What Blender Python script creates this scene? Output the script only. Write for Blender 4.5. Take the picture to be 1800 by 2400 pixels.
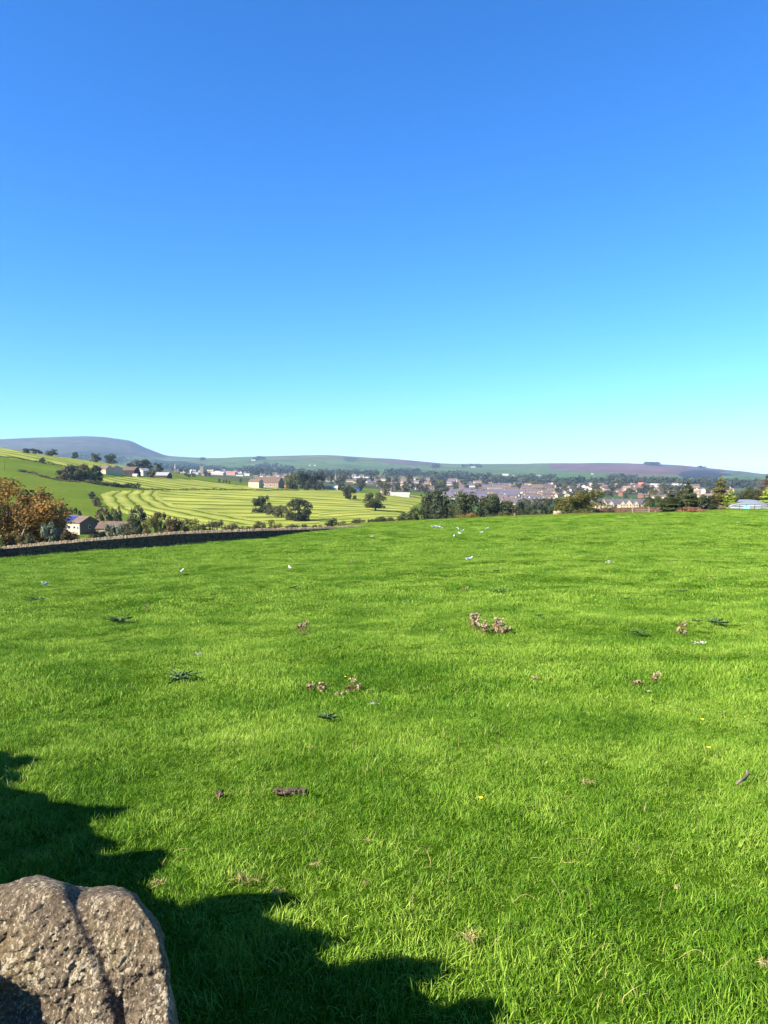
import bpy, math, random
import numpy as np
from mathutils import Vector, Matrix, noise as mnoise

for o in list(bpy.data.objects): bpy.data.objects.remove(o)
SC = bpy.context.scene
COL = SC.collection
R = math.radians

# ------------------------------------------------------------------ camera, sky, sun, exposure
F = 1733.0                                  # focal length in pixels of the 1800 x 2400 photograph
PITCH = math.atan(110 / F)                  # eye level lies at row 1090
EYE = 1.65
cam = bpy.data.cameras.new('camera'); camo = bpy.data.objects.new('camera', cam); COL.objects.link(camo)
camo.location = (0, 0, EYE); camo.rotation_euler = (math.pi/2 - PITCH, 0, 0)
cam.sensor_fit = 'VERTICAL'; cam.sensor_height = 36; cam.lens = 26
cam.clip_start = 0.05; cam.clip_end = 40000
SC.camera = camo

SUN_AZ, SUN_EL = R(28), R(36)               # shadows fall towards (cos az, sin az)
SDIR = Vector((math.cos(SUN_AZ)*math.cos(SUN_EL), math.sin(SUN_AZ)*math.cos(SUN_EL), -math.sin(SUN_EL)))
w = bpy.data.worlds.new('World'); SC.world = w; w.use_nodes = True
nt = w.node_tree; nt.nodes.clear()
sky = nt.nodes.new('ShaderNodeTexSky'); sky.sky_type = 'NISHITA'; sky.sun_disc = False
sky.sun_elevation = SUN_EL; sky.sun_rotation = math.atan2(-SDIR.x, -SDIR.y)
sky.altitude = 200; sky.air_density = 1.0; sky.dust_density = 0.0; sky.ozone_density = 3.0
# the camera's colour response: red falls off faster towards the zenith, blue is boosted
se = nt.nodes.new('ShaderNodeSeparateColor'); co = nt.nodes.new('ShaderNodeCombineColor')
for i, (gain, gam) in enumerate(((.266, 1.385), (.87, 1.06), (1.60, 1.0))):
    pw = nt.nodes.new('ShaderNodeMath'); pw.operation = 'POWER'; pw.inputs[1].default_value = gam
    ml = nt.nodes.new('ShaderNodeMath'); ml.operation = 'MULTIPLY'; ml.inputs[1].default_value = gain
    nt.links.new(se.outputs[i], pw.inputs[0]); nt.links.new(pw.outputs[0], ml.inputs[0]); nt.links.new(ml.outputs[0], co.inputs[i])
bg = nt.nodes.new('ShaderNodeBackground'); bg.inputs['Strength'].default_value = 0.0541
wo = nt.nodes.new('ShaderNodeOutputWorld')
nt.links.new(sky.outputs[0], se.inputs[0]); nt.links.new(co.outputs[0], bg.inputs['Color']); nt.links.new(bg.outputs[0], wo.inputs['Surface'])
sl = bpy.data.lights.new('sun', 'SUN'); sl.energy = 5.0; sl.angle = R(0.5); sl.color = (1.0, 0.955, 0.87)
so = bpy.data.objects.new('sun', sl); COL.objects.link(so)
so.rotation_euler = SDIR.to_track_quat('-Z', 'Y').to_euler(); so.location = (-40, -20, 40)
SC.view_settings.view_transform = 'Standard'; SC.view_settings.look = 'None'
SC.view_settings.gamma = 1; SC.view_settings.use_curve_mapping = False
SC.view_settings.exposure = 1.6
SC.cycles.max_bounces = 6; SC.cycles.diffuse_bounces = 3; SC.cycles.glossy_bounces = 2
SC.cycles.transmission_bounces = 3; SC.cycles.transparent_max_bounces = 6; SC.cycles.volume_bounces = 0
SC.cycles.use_denoising = True
SC.cycles.sample_clamp_indirect = 6

# ------------------------------------------------------------------ helpers
rng = np.random.default_rng(11)
rnd = random.Random(5)
MATS = {}
def nodes_of(name):
    m = bpy.data.materials.new(name); m.use_nodes = True; t = m.node_tree; t.nodes.clear()
    return m, t, t.nodes, t.links
def N(ns, kind, **kw):
    n = ns.new(kind)
    for k, v in kw.items():
        if k in n.inputs: n.inputs[k].default_value = v
        else: setattr(n, k, v)
    return n
def rgba(c): return (c[0], c[1], c[2], 1)
def plain(name, c, c2=None, scale=4.0, rough=0.85, bump=0.0, spec=0.2, detail=4.0, objvar=0.0, coords='Object'):
    """two-tone noise coloured surface, optional bump and per-object brightness variation"""
    if name in MATS: return MATS[name]
    m, t, ns, ln = nodes_of(name)
    out = N(ns, 'ShaderNodeOutputMaterial'); bs = N(ns, 'ShaderNodeBsdfPrincipled')
    bs.inputs['Roughness'].default_value = rough; bs.inputs['Specular IOR Level'].default_value = spec
    ln.new(bs.outputs[0], out.inputs['Surface'])
    tc = N(ns, 'ShaderNodeTexCoord')
    nz = N(ns, 'ShaderNodeTexNoise', Scale=scale, Detail=detail, Roughness=0.6); ln.new(tc.outputs[coords], nz.inputs['Vector'])
    cr = N(ns, 'ShaderNodeValToRGB'); cr.color_ramp.elements[0].position = 0.32; cr.color_ramp.elements[1].position = 0.68
    cr.color_ramp.elements[0].color = rgba(c); cr.color_ramp.elements[1].color = rgba(c2 or [x*1.35 for x in c])
    ln.new(nz.outputs['Fac'], cr.inputs['Fac'])
    src = cr.outputs['Color']
    if objvar:
        oi = N(ns, 'ShaderNodeObjectInfo'); mr = N(ns, 'ShaderNodeMapRange')
        mr.inputs['To Min'].default_value = 1-objvar; mr.inputs['To Max'].default_value = 1+objvar
        ln.new(oi.outputs['Random'], mr.inputs['Value'])
        h = N(ns, 'ShaderNodeHueSaturation'); ln.new(mr.outputs[0], h.inputs['Value']); ln.new(src, h.inputs['Color']); src = h.outputs['Color']
    ln.new(src, bs.inputs['Base Color'])
    if bump:
        b = N(ns, 'ShaderNodeBump', Strength=bump, Distance=0.05); ln.new(nz.outputs['Fac'], b.inputs['Height']); ln.new(b.outputs[0], bs.inputs['Normal'])
    MATS[name] = m; return m
def leafmat(name, c, c2, trans=0.25, var=0.18, scale=0.35, rough=0.6):
    """foliage: colour drifts through the crown and from tree to tree; part of the light passes through the leaf"""
    if name in MATS: return MATS[name]
    m, t, ns, ln = nodes_of(name)
    out = N(ns, 'ShaderNodeOutputMaterial'); bs = N(ns, 'ShaderNodeBsdfPrincipled')
    bs.inputs['Roughness'].default_value = rough; bs.inputs['Specular IOR Level'].default_value = 0.25
    tr = N(ns, 'ShaderNodeBsdfTranslucent'); mx = N(ns, 'ShaderNodeMixShader'); mx.inputs[0].default_value = trans
    ge = N(ns, 'ShaderNodeNewGeometry')
    nz = N(ns, 'ShaderNodeTexNoise', Scale=scale, Detail=5.0, Roughness=0.7); ln.new(ge.outputs['Position'], nz.inputs['Vector'])
    cr = N(ns, 'ShaderNodeValToRGB'); cr.color_ramp.elements[0].position = 0.36; cr.color_ramp.elements[1].position = 0.64
    cr.color_ramp.elements[0].color = rgba(c); cr.color_ramp.elements[1].color = rgba(c2)
    ln.new(nz.outputs['Fac'], cr.inputs['Fac'])
    oi = N(ns, 'ShaderNodeObjectInfo'); mr = N(ns, 'ShaderNodeMapRange'); mr.inputs['To Min'].default_value = 1-var; mr.inputs['To Max'].default_value = 1+var
    ln.new(oi.outputs['Random'], mr.inputs['Value'])
    ri = N(ns, 'ShaderNodeMapRange'); ri.inputs['To Min'].default_value = 0.7; ri.inputs['To Max'].default_value = 1.35
    ln.new(ge.outputs['Random Per Island'], ri.inputs['Value'])
    mu = N(ns, 'ShaderNodeMath', operation='MULTIPLY'); ln.new(mr.outputs[0], mu.inputs[0]); ln.new(ri.outputs[0], mu.inputs[1])
    h = N(ns, 'ShaderNodeHueSaturation'); ln.new(mu.outputs[0], h.inputs['Value']); ln.new(cr.outputs['Color'], h.inputs['Color'])
    ln.new(h.outputs[0], bs.inputs['Base Color']); ln.new(h.outputs[0], tr.inputs['Color'])
    ln.new(bs.outputs[0], mx.inputs[1]); ln.new(tr.outputs[0], mx.inputs[2]); ln.new(mx.outputs[0], out.inputs['Surface'])
    MATS[name] = m; return m

def mesh(name, v, f, mats=(), smooth=False):
    me = bpy.data.meshes.new(name); me.from_pydata([tuple(map(float, a)) for a in v], [], [tuple(map(int, a)) for a in f]); me.update()
    for m in mats: me.materials.append(m)
    if smooth: me.polygons.foreach_set('use_smooth', [True]*len(me.polygons))
    return me
def npmesh(name, V, Q, mats=(), smooth=False):
    """V (n,3) and faces Q (m,3 or 4) as arrays"""
    me = bpy.data.meshes.new(name); n, k = Q.shape
    me.vertices.add(len(V)); me.vertices.foreach_set('co', np.ascontiguousarray(V, np.float32).ravel())
    me.loops.add(n*k); me.loops.foreach_set('vertex_index', np.ascontiguousarray(Q, np.int32).ravel())
    me.polygons.add(n); me.polygons.foreach_set('loop_start', np.arange(0, n*k, k, dtype=np.int32))
    if smooth: me.polygons.foreach_set('use_smooth', np.ones(n, bool))
    me.update(calc_edges=True); me.validate()
    for m in mats: me.materials.append(m)
    return me
def obj(name, me, parent=None, loc=(0,0,0), rot=(0,0,0), scale=(1,1,1)):
    o = bpy.data.objects.new(name, me); COL.objects.link(o)
    o.location = loc; o.rotation_euler = rot; o.scale = scale
    if parent is not None: o.parent = parent
    return o
def tag(o, label=None, cat=None, group=None, kind=None):
    if label: o['label'] = label
    if cat: o['category'] = cat
    if group: o['group'] = group
    if kind: o['kind'] = kind
    return o
def empty(name, loc, rz=0, scale=1.0):
    o = bpy.data.objects.new(name, None); COL.objects.link(o); o.location = loc; o.rotation_euler = (0, 0, rz)
    o.scale = (scale,)*3; o.empty_display_size = 0.3
    return o
class MB:
    def __init__(s): s.v = []; s.f = []
    def box(s, x0, x1, y0, y1, z0, z1, jit=0.0):
        b = len(s.v)
        for (x, y, z) in ((x0,y0,z0),(x1,y0,z0),(x1,y1,z0),(x0,y1,z0),(x0,y0,z1),(x1,y0,z1),(x1,y1,z1),(x0,y1,z1)):
            s.v.append((x+rnd.uniform(-jit,jit), y+rnd.uniform(-jit,jit), z+rnd.uniform(-jit,jit)))
        for q in ((0,3,2,1),(4,5,6,7),(0,1,5,4),(1,2,6,5),(2,3,7,6),(3,0,4,7)): s.f.append(tuple(b+i for i in q))
        return s
    def poly(s, pts):
        b = len(s.v); s.v += [tuple(p) for p in pts]; s.f.append(tuple(range(b, b+len(pts)))); return s
    def prism(s, pts, d):
        """extrude polygon (3D points) by vector d"""
        b = len(s.v); n = len(pts); s.v += [tuple(p) for p in pts]; s.v += [tuple(np.add(p, d)) for p in pts]
        s.f.append(tuple(range(b+n-1, b-1, -1))); s.f.append(tuple(range(b+n, b+2*n)))
        for i in range(n): j = (i+1) % n; s.f.append((b+i, b+j, b+n+j, b+n+i))
        return s
    def tube(s, path, rad, n=7, cap=True):
        path = [Vector(p) for p in path]; b0 = len(s.v)
        for i, p in enumerate(path):
            d = (path[min(i+1, len(path)-1)] - path[max(i-1, 0)]).normalized()
            a = d.orthogonal().normalized(); c = d.cross(a); r = rad[i] if hasattr(rad, '__len__') else rad
            for k in range(n):
                t = 2*math.pi*k/n; s.v.append(tuple(p + (a*math.cos(t) + c*math.sin(t))*r))
        for i in range(len(path)-1):
            for k in range(n):
                a0 = b0+i*n+k; a1 = b0+i*n+(k+1) % n; s.f.append((a0, a1, a1+n, a0+n))
        if cap:
            s.f.append(tuple(b0+k for k in range(n))[::-1]); e = b0+(len(path)-1)*n; s.f.append(tuple(e+k for k in range(n)))
        return s
    def mesh(s, name, *mats, smooth=False): return mesh(name, s.v, s.f, mats, smooth)

# ------------------------------------------------------------------ the lie of the land
def ray(px, py):
    a = (px-900)/F; b = (1200-py)/F
    return np.array([a, math.cos(PITCH)+b*math.sin(PITCH), -math.sin(PITCH)+b*math.cos(PITCH)])
def project(X, Y, Z):
    dz = Z-EYE; dep = Y*math.cos(PITCH)-dz*math.sin(PITCH); up = Y*math.sin(PITCH)+dz*math.cos(PITCH)
    return 900+F*X/dep, 1200-F*up/dep
YK = np.array([55,75,100,130,180,250,330,450,600,800,1100,1500,2000,2600,3500,5000,6500,8000,10000,12500.])
# eye-level depression of the ground along sight lines, as photograph rows, at the distances YK
TAB = {
 -300:[1330,1315,1302,1290,1270,1245,1200,1136,1075,1038,1045,1060,1075,1085,1092,1086,1064,1044,1054,1066],
 0:   [1330,1315,1302,1290,1270,1247,1202,1142,1086,1050,1060,1075,1085,1092,1095,1085,1056,1030,1042,1058],
 110: [1325,1310,1298,1288,1268,1249,1207,1153,1098,1067,1068,1080,1089,1094,1096,1083,1052,1025,1038,1056],
 200: [1318,1305,1294,1285,1267,1250,1211,1162,1112,1086,1078,1086,1092,1096,1097,1081,1048,1022.5,1036,1056],
 300: [1310,1297,1286,1280,1265,1248,1219,1171,1130,1103,1094,1096,1099,1101,1099,1086,1059,1032,1044,1060],
 350: [1306,1292,1281,1277,1264,1247,1222,1174,1136,1110,1101,1103,1103,1103,1100,1089,1070,1053,1058,1068],
 400: [1300,1288,1276,1274,1263,1246,1225,1178,1142,1117,1108,1109,1107,1104,1101,1092,1079,1069,1074,1080],
 500: [1290,1280,1269,1268,1259,1244,1224,1180,1148,1130,1121,1117,1113,1108,1103,1091,1074,1074,1080,1086],
 600: [1282,1272,1262,1262,1255,1242,1222,1182,1154,1141,1133,1126,1118,1112,1105,1090,1070.5,1078,1084,1090],
 700: [1273,1264,1252,1254,1252,1241,1220,1184,1159,1147,1138,1129,1121,1115,1107,1090,1068,1078,1086,1092],
 760: [1268,1258,1246,1250,1250,1240,1219,1186,1162,1149,1140,1131,1122,1116,1108,1089,1066.5,1076,1086,1092],
 860: [1258,1246,1233,1240,1247,1237,1218,1189,1168,1156,1146,1135,1124,1118,1110,1093,1071.5,1080,1088,1094],
 930: [1250,1240,1230,1238,1248,1238,1219,1193,1174,1163,1152,1139,1127,1120,1111,1096,1076,1086,1092,1096],
 1000:[1246,1236,1227,1238,1250,1240,1222,1200,1182,1171,1160,1145,1132,1123,1113,1100,1083,1090,1095,1098],
 1060:[1244,1234,1224,1236,1246,1240,1224,1205,1188,1177,1165,1149,1135,1125,1114,1101,1087.5,1093,1097,1100],
 1200:[1236,1225,1212,1222,1234,1234,1225,1212,1198,1188,1172,1155,1140,1128,1116,1103,1087,1095,1099,1101],
 1330:[1232,1220,1208.5,1213,1221,1221,1214,1203,1193,1182,1167,1151,1138,1128,1117,1102,1086,1095,1099,1101],
 1420:[1232,1220,1207.5,1211,1217,1217,1209,1199,1191,1180,1165,1150,1138,1128,1118,1102,1085,1095,1099,1102],
 1540:[1230,1218,1206,1208,1211,1210,1205,1197,1189,1178,1164,1150,1138,1128,1119,1103,1087.5,1097,1100,1103],
 1650:[1226,1214,1202,1202,1205,1205,1202,1195,1187,1177,1164,1150,1139,1129,1121,1107,1097,1102,1105,1108],
 1730:[1224,1211,1199,1199,1201,1201,1199,1194,1186,1176,1164,1151,1141,1131,1123,1112,1105,1110,1111,1112],
 1800:[1222,1209,1197,1197,1199,1198,1196,1192,1185,1176,1165,1152,1142,1132,1125,1117,1111.5,1115,1115,1115],
 2100:[1215,1203,1193,1194,1195,1194,1192,1188,1182,1174,1165,1153,1144,1135,1128,1121,1117,1119,1119,1119],
}
def pchip(x, y, xi):
    """monotone cubic through columns of y (len(x), m) evaluated at xi"""
    x = np.asarray(x, float); y = np.asarray(y, float); h = np.diff(x)[:, None]; d = np.diff(y, axis=0)/h
    m = np.zeros_like(y); m[0] = d[0]; m[-1] = d[-1]
    w1 = 2*h[1:]+h[:-1]; w2 = h[1:]+2*h[:-1]
    with np.errstate(divide='ignore', invalid='ignore'):
        hm = (w1+w2)/(w1/d[:-1]+w2/d[1:])
    m[1:-1] = np.where(d[:-1]*d[1:] > 0, hm, 0)
    i = np.clip(np.searchsorted(x, xi)-1, 0, len(x)-2); t = ((xi-x[i])/(x[i+1]-x[i]))[:, None]; t = np.clip(t, 0, 1); H = h[i]
    return (y[i]*(1+2*t)*(1-t)**2 + m[i]*H*t*(1-t)**2 + y[i+1]*t*t*(3-2*t) + m[i+1]*H*t*t*(t-1))
_cols = sorted(TAB)
_U = np.array([(c-900)/F for c in _cols])
_S = []
for c in _cols:
    s = []
    for Yk, py in zip(YK, TAB[c]):
        d = ray(c, py); s.append(-d[2]/d[1])
    _S.append(s)
_S = np.array(_S)
LY = np.linspace(math.log(YK[0]), math.log(YK[-1]), 420)
_S = pchip(np.log(YK), _S.T, LY).T
UF = np.linspace(-1.1, 1.1, 900)
GRID = pchip(_U, _S, np.clip(UF, _U[0], _U[-1]))
def smooth(a, b, x): t = np.clip((x-a)/(b-a), 0, 1); return t*t*(3-2*t)
_ph = rng.uniform(0, 6.28, (60, 2)); _dr = rng.normal(size=(60, 2)); _dr /= np.linalg.norm(_dr, axis=1)[:, None]
def waves(X, Y, lam, k0, k1):
    s = 0
    for k in range(k0, k1):
        q = 2*math.pi/(lam*(0.6+0.9*((k*37) % 11)/11)); s = s+np.sin((X*_dr[k, 0]+Y*_dr[k, 1])*q+_ph[k, 0])
    return s/math.sqrt(max(1, k1-k0))
def near_z(X, Y):
    z = -6.7*(1-np.exp(-np.maximum(Y, -6)/50)) + np.where(X > 0, .025, .035)*X
    far = smooth(8, 30, Y)
    return z + .012*waves(X, Y, 1.3, 0, 7) + .045*smooth(3, 12, Y)*waves(X, Y, 5, 8, 15) + .040*smooth(10, 30, Y)*waves(X, Y, 2.3, 46, 54) + .10*far*waves(X, Y, 17, 16, 22)
def far_z(X, Y):
    Yc = np.clip(Y, YK[0], YK[-1]); u = np.clip(X/np.maximum(Yc, 1), UF[0], UF[-1])
    fi = (u-UF[0])/(UF[1]-UF[0]); i = np.clip(fi.astype(int), 0, len(UF)-2); a = fi-i
    fj = (np.log(Yc)-LY[0])/(LY[1]-LY[0]); j = np.clip(fj.astype(int), 0, len(LY)-2); b = fj-j
    s = (GRID[i, j]*(1-a)+GRID[i+1, j]*a)*(1-b)+(GRID[i, j+1]*(1-a)+GRID[i+1, j+1]*a)*b
    z = EYE-s*Yc
    return z + .25*smooth(140, 300, Y)*waves(X, Y, 60, 23, 30) + 1.2*smooth(1800, 5000, Y)*waves(X, Y, 420, 31, 38)+2.4*smooth(4500, 7500, Y)*waves(X, Y, 1300, 39, 45)
WALLXY = [(-60,31),(-45,46),(-31,60),(-25.5,63.6),(-19.6,68.3),(-12.8,75),(-7.1,82.3),(-1.5,90.5),(6,95.5),(16,98),(50,101),(90,106),(140,110)]
def line_d(X, Y, pts=WALLXY):
    """signed distance to the field's far boundary, positive beyond it"""
    X = np.asarray(X, float); Y = np.asarray(Y, float); best = np.full(X.shape, 1e9); sg = np.ones(X.shape)
    for (x0, y0), (x1, y1) in zip(pts[:-1], pts[1:]):
        dx, dy = x1-x0, y1-y0; L = dx*dx+dy*dy; t = np.clip(((X-x0)*dx+(Y-y0)*dy)/L, 0, 1)
        d = np.hypot(X-x0-t*dx, Y-y0-t*dy); c = dx*(Y-y0)-dy*(X-x0); m = d < best
        best = np.where(m, d, best); sg = np.where(m, np.sign(c), sg)
    return best*sg
def ground(X, Y):
    X = np.atleast_1d(np.asarray(X, float)); Y = np.atleast_1d(np.asarray(Y, float))
    d = line_d(X, Y); n = near_z(X, Y); w = smooth(-4, 24, d)
    w = np.where(Y < 20, 0, w)
    z = n*(1-w)+far_z(X, Y)*w
    z = z - 0.5*np.where((d > -6) & (Y > 25), smooth(-5, 1, d)*(1-smooth(3, 30, d)), 0)*smooth(-2.5, -20, X)
    return z
def gz(x, y): return float(ground(x, y)[0])
def at(px, Y):
    """ground point in sight-line px at distance Y"""
    d = ray(px, 1150); X = d[0]/d[1]*Y
    return np.array([X, Y, gz(X, Y)])
_TS = 1.7*np.power(1.004, np.arange(0, 2260))
def hit(px, py, ymin=0.0):
    """where the sight line meets the ground (beyond ymin)"""
    d = ray(px, py); T = _TS[_TS*d[1] > max(ymin, 1.3)]
    X, Y, Z = d[0]*T, d[1]*T, EYE+d[2]*T
    b = Z <= ground(X, Y)
    k = int(np.argmax(b)) if b.any() else len(T)-1
    return np.array([X[k], Y[k], gz(X[k], Y[k])])
def zat(px, py, Y): d = ray(px, py); return EYE+d[2]/d[1]*Y     # height of a sight line at distance Y
def mpp(Y): return Y/F                                           # metres per photograph pixel

# ------------------------------------------------------------------ ground sheets
MEADOW_A = [(236,1158),(262,1151),(330,1149),(690,1149.5),(800,1149),(835,1155),(880,1158),(925,1154),(990,1164),(988,1176),(962,1190),(955,1214),(925,1243),(560,1246),(430,1232),(330,1212),(262,1196),(244,1176)]
MEADOW_B = [(236,1120),(330,1115.5),(400,1118.5),(500,1130),(617,1141.5),(690,1147.5),(330,1146.5),(296,1139),(238,1131)]
MEADOW_D = [(-400,1030),(0,1049),(150,1068),(230,1078),(315,1090),(320,1101),(240,1098),(150,1093),(70,1080.5),(0,1070),(-400,1040)]
PAST_C = [(330,1103),(400,1104),(520,1112),(690,1132),(690,1147),(617,1141.5),(500,1130),(400,1118.5),(330,1115)]
def inpoly(x, y, P):
    r = np.zeros(x.shape, bool); n = len(P)
    for i in range(n):
        x0, y0 = P[i]; x1, y1 = P[(i+1) % n]
        c = ((y0 > y) != (y1 > y)) & (x < (x1-x0)*(y-y0)/((y1-y0) or 1e-9)+x0); r ^= c
    return r
def worldpoly(P, ymin): return [tuple(hit(a, b, ymin)[:2]) for a, b in P]
ug = np.concatenate([np.linspace(-1.08, -.60, 25)[:-1], np.linspace(-.60, .60, 660), np.linspace(.60, 1.08, 25)[1:]])
yg = np.concatenate([np.geomspace(1.25, 30, 130)[:-1], np.geomspace(30, 150, 120)[:-1], np.geomspace(150, 1300, 190)[:-1], np.geomspace(1300, 12400, 150)])
UG, YG = np.meshgrid(ug, yg); XG = UG*YG; ZG = ground(XG.ravel(), YG.ravel()).reshape(XG.shape)
nu, ny = len(ug), len(yg)
V = np.stack([XG.ravel(), YG.ravel(), ZG.ravel()], 1)
ii = (np.arange(ny-1)[:, None]*nu+np.arange(nu-1)[None]).ravel()
Q = np.stack([ii, ii+1, ii+nu+1, ii+nu], 1)
C = V[Q].mean(1); PX, PY = project(C[:, 0], C[:, 1], C[:, 2]); DL = line_d(C[:, 0], C[:, 1])
zone = np.full(len(Q), 3)                               # 0 pasture, 1 hay meadow, 2 hill pasture, 3 valley, 4 hills
zone[(C[:, 1] < 1150) & (PX < 1000)] = 2
zone[(C[:, 1] >= 1150)] = 3
zone[(C[:, 1] >= 3300)] = 4
zone[(C[:, 1] < 400) & (DL > 0)] = 2
zone[inpoly(PX, PY, MEADOW_A) & (C[:, 1] > 235) & (C[:, 1] < 1050)] = 1
zone[inpoly(PX, PY, MEADOW_B) & (C[:, 1] > 480) & (C[:, 1] < 1100)] = 1
zone[inpoly(PX, PY, MEADOW_D) & (C[:, 1] > 520) & (C[:, 1] < 1500)] = 1
zone[(DL <= 0) & (C[:, 1] < 160)] = 0

# far hills: colours of the land itself, area by area
vx, vy = project(V[:, 0], V[:, 1], V[:, 2])
jx = 9*waves(V[:, 0], V[:, 1], 700, 3, 9); jy = 1.6*waves(V[:, 0], V[:, 1], 500, 10, 16)
land = np.tile(np.array((0.0561, 0.099, 0.0297)), (len(V), 1))
def paint(P, c, ymin=1150): land[inpoly(vx+jx, vy+jy, P) & (V[:, 1] > ymin)] = c
land[(V[:, 1] < 3000) & (V[:, 1] > 1150)] = (0.066, 0.0792, 0.0363)
land[(V[:, 1] > 4200)] = (0.0627, 0.099, 0.033)
paint([(-900,950),(420,950),(470,1075),(330,1072),(240,1070),(130,1066),(-900,1080)], (0.0561, 0.0561, 0.0396), 4200)          # the big bare hill
paint([(120,1066),(200,1056),(250,1059),(330,1062),(260,1068),(150,1076)], (0.0231, 0.0363, 0.0198), 3000)
paint([(330,1078),(420,1079),(520,1094),(600,1104),(420,1103),(330,1092)], (0.0198, 0.033, 0.0185), 2400)
paint([(600,1060),(690,1062),(740,1063),(880,1070),(940,1082),(820,1079),(720,1080),(640,1076)], (0.0858, 0.0957, 0.0462), 4200)
paint([(880,1072),(960,1076),(1060,1083),(1060,1092),(960,1089),(890,1082)], (0.0858, 0.0627, 0.0561), 4200)
paint([(800,1071),(845,1073),(842,1079),(812,1080)], (0.0396, 0.0528, 0.033), 4200)
paint([(596,1076),(620,1071),(618,1079),(600,1080)], (0.033, 0.0528, 0.0264), 4200)
paint([(1290,1087),(1340,1083),(1560,1082),(1620,1090),(1700,1098),(1690,1112),(1560,1117),(1480,1116),(1400,1108),(1290,1101)], (0.099, 0.0561, 0.0561), 3600)
paint([(1395,1110),(1420,1106),(1500,1109),(1640,1112),(1500,1118)], (0.0924, 0.0792, 0.0396), 3600)
paint([(1580,1106),(1620,1101),(1700,1103),(1735,1111),(1690,1119),(1640,1122),(1592,1118)], (0.0198, 0.0198, 0.0264), 3600)
paint([(1690,1094),(1800,1100),(1900,1110),(1900,1116),(1760,1113),(1690,1108)], (0.0792, 0.0726, 0.0528), 3600)
paint([(1040,1086),(1280,1083),(1290,1092),(1180,1096),(1060,1092)], (0.0792, 0.102, 0.0396), 3600)
land = land*(1+.16*waves(V[:, 0], V[:, 1], 240, 20, 28)[:, None])
# hay rows: a headland following the left and lower edges, long rows inside, curved ones in the lower corner
KY = .42                                            # swaths look closer together along the slope than across it
rowc = np.zeros(len(V))
sel = (V[:, 1] > 200) & (V[:, 1] < 1500) & (np.abs(UG.ravel()) < .7)
xs, ys = V[sel, 0], V[sel, 1]
def line_dist(P, x, y):
    best = np.full(x.shape, 1e9)
    for (x0, y0), (x1, y1) in zip(P[:-1], P[1:]):
        dx, dy = x1-x0, y1-y0; t = np.clip(((x-x0)*dx+(y-y0)*dy)/max(dx*dx+dy*dy, 1e-6), 0, 1); best = np.minimum(best, np.hypot(x-x0-t*dx, y-y0-t*dy))
    return best
head = [(p[0], p[1]*KY) for p in worldpoly([(262,1148),(240,1160),(246,1177),(264,1197),(335,1214),(430,1233),(470,1240),(560,1245)], 200)]
dh = line_dist(head, xs, ys*KY)
inner = ys*KY*0.98+xs*0.045+1.6*waves(xs, ys, 260, 46, 50)
cr_ = hit(985, 1238, 200); rad_ = np.hypot(xs-cr_[0], (ys-cr_[1])*KY*1.35)
wl = 1-smooth(27, 28, dh); wr = smooth(735, 760, vx[sel])*smooth(1192, 1206, vy[sel])
rowA = np.where(wl > .5, dh, np.where(wr > .5, rad_*.72, inner*.60))
rowB = ys*KY*0.93+xs*0.16+2*waves(xs, ys, 160, 50, 54)
mA = inpoly(vx[sel], vy[sel], [(a, b+(3 if b > 1200 else -1)) for a, b in MEADOW_A])
rowc[sel] = np.where(mA, rowA/6.3, rowB/9.5)

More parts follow.
